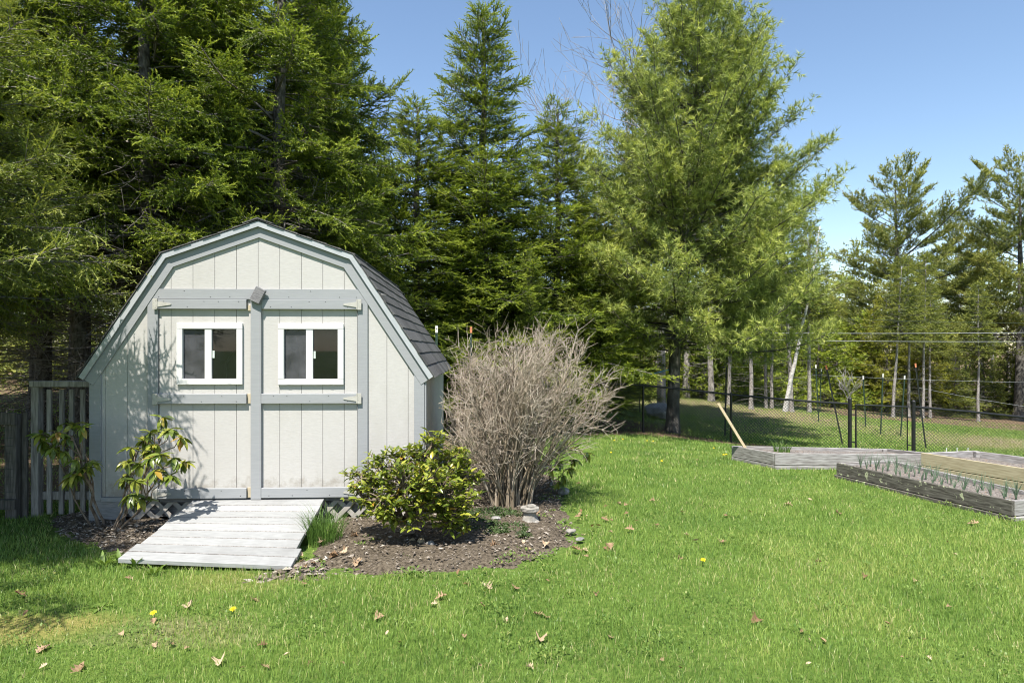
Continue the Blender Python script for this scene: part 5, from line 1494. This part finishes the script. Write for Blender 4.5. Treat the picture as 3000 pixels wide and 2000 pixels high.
# dandelions
dm = MB()
for k in range(26):
    a = k * 2.4; rr = .021 * math.sqrt((k + 1) / 26); el = .9 - rr * 30
    u = Vector((math.cos(a), math.sin(a), 0)); v = Vector((-u.y, u.x, 0)) * .0032
    p0 = u * rr * .3 + Vector((0, 0, .004)); p1 = u * rr + Vector((0, 0, .012 * (1 - (rr / .021) ** 2) + .002))
    dm.add([p0 - v * .5, p0 + v * .5, p1 + v, p1 - v], [(0, 1, 2, 3)])
DM = dm.mesh("dandelion_petals", M_YELLOW)
stm = MB().tube([(0, 0, -.06), (0, 0, .003)], .002, 5).mesh("dandelion_stalk", M_WEED)
for px, py in [(683, 1810), (450, 1822), (2060, 1662), (1825, 1294), (1896, 1298), (1914, 1299), (2091, 1320), (2120, 1342), (2128, 1341), (1939, 1361), (1800, 1297), (1790, 1335)]:
    x, y, z = ray_ground(px, py); e = empty("dandelion", (x, y, z + .055), 0, "yellow dandelion flower in the lawn", "flower", "yellow dandelions in the lawn")
    e.rotation_euler = (.35, 0, 0); link("flower_head", DM, e); link("stalk", stm, e); 
    if y > 9: e.scale = (.9, .9, .9)
# T posts
def tpost(px_top, py_top, px_base, py_base, tip, label, mat=M_TPOST, Y=None, tipmat=None):
    x, y, z = ray_ground(px_base, py_base)
    if Y: y = Y; x = (px_base - 1500) / F * y; z = float(gz(x, y))
    tx, ty, tz = at_px(px_top, py_top, y)
    e = empty("fence_stake", (x, y, z), 0, label, "stake")
    d = Vector((tx - x, 0, tz - z)); L = d.length; dn = d.normalized()
    mb = MB(); mb.box(-.019, .019, -.003, .003, -.2, L, 0); mb.box(-.003, .003, -.030, -.0032, -.2, L - .002, 0)
    for k in range(int(L / .09)): mb.box(-.007, .007, .0032, .010, .05 + k * .09, .066 + k * .09)
    po = mb.build("post", mat, e); qn = dn.to_track_quat('Z', 'Y'); po.rotation_mode = 'QUATERNION'; po.rotation_quaternion = qn
    if tip:
        t = MB(); t.box(-.021, .021, -.005, .005, L - .11, L + .004, 0); t.box(-.005, .005, -.032, -.0055, L - .11, L + .003, 0)
        to = t.build("painted_tip", tip, e); to.rotation_mode = 'QUATERNION'; to.rotation_quaternion = qn
Z4 = lambda x, y: (1800 + x * .5102, 850 + y * .5102)
W_, O_ = M_TIPWHITE, M_TIPORANGE
for (a, b, tip, lb, mt) in [((1158, 428), (1175, 755), W_, "white tipped green stake left of the small fruit tree", M_TPOST), ((1187, 450), (1178, 700), W_, "short white tipped stake right behind its taller neighbour", M_TPOST),
        ((1217, 432), (1312, 885), O_, "orange tipped stake leaning left of the gate", M_TPOSTDARK), ((1430, 492), (1445, 785), W_, "white tipped stake just right of the left gate post", M_TPOST), ((1540, 478), (1527, 828), W_, "white tipped stake seen through the middle of the gate", M_TPOST),
        ((1665, 490), (1642, 838), W_, "white tipped stake seen through the gate's right half", M_TPOST), ((1730, 420), (1790, 905), O_, "orange tipped stake leaning right of the gate", M_TPOSTDARK), ((642, 380), (632, 838), None, "tall dark stake beside the leaning wooden stake", M_TPOSTDARK), ((146, 330), (142, 700), None, "tall dark stake left of the white pine's trunk", M_TPOSTDARK)]:
    tpost(*Z4(*a), *Z4(*b), tip, lb, mt)
tpost(1279, 955, 1279, 1260, W_, "white tipped green stake rising behind the shed roof's right edge", M_TPOST, 11.2)
tpost(1380, 958, 1380, 1260, O_, "orange tipped stake behind the bare tan shrub", M_TPOST, 12.6)
# leaning wooden stake in the back bed
sk = empty("wooden_stake", (3.60, 10.0, float(gz(3.6, 10)) + sA), 0, "light wooden stake leaning left out of the weathered grey bed", "stake")
tx, ty, tz = at_px(2105, 1182, 10.05); plank_between("stake_pole", (.02, .05, -.12), (tx - 3.6, ty - 10.0, tz - sk.location.z), .03, .04, M_STAKE, sk, up=Vector((0, 1, 0)))
# little white markers behind the newer bed
for px in (2773, 2804, 2836):
    x, y, z = at_px(px, 1320, 9.6); zg = float(gz(x, y)); tz = at_px(px, 1311, 9.6)[2]
    o = MB().box(-.006, .006, -.003, .003, -.05, tz - zg, .001).build("row_marker", M_WHITE); o.location = (x, y, zg)
    tag(o, "thin white row marker standing behind the newer brown bed", "marker", "white row markers")
# blue rope tied from the pine to a stake
a = at_px(1872, 1100, 17.4); b = at_px(1960, 1082, 17.5)
o = MB().tube(curve_pts(a, b, -.02, 8, 3, .004), .011, 6).build("blue_rope", M_ROPE); tag(o, "bright blue rope tied to the white pine's trunk", "rope")
# overhead cables
for k, (y0, y1, px0, px1, Y, rad, mt, lb) in enumerate([(970, 973, 1900, 3100, 24, .007, M_WIRE, "upper white overhead cable crossing the trees at right"), (988, 1000, 1900, 3100, 24, .0065, M_WIRE, "lower white overhead cable crossing the trees at right"), (862, 866, 2560, 3100, 25, .005, M_WIREDARK, "thin dark overhead cable high across the right pines"), (930, 946, 2400, 3100, 25, .005, M_WIREDARK, "thin dark cable above the white overhead cables")]):
    a = at_px(px0, y0, Y); b = at_px(px1, y1, Y)
    o = MB().tube(curve_pts(a, b, -.06, 16, k, 0), rad, 5).build("overhead_cable", mt); tag(o, lb, "cable", "overhead cables")
for k, (p, q_, lb) in enumerate([((2380, 1098, 20), (3100, 1122, 17), "thin garden wire strung between the white tipped stakes"), ((2690, 1135, 20), (3100, 1205, 16), "lower slack garden wire running down to the right")]):
    o = MB().tube(curve_pts(at_px(*p), at_px(*q_), -.03, 12, k, 0), .003, 4).build("garden_wire", M_WIRE); tag(o, lb, "wire")
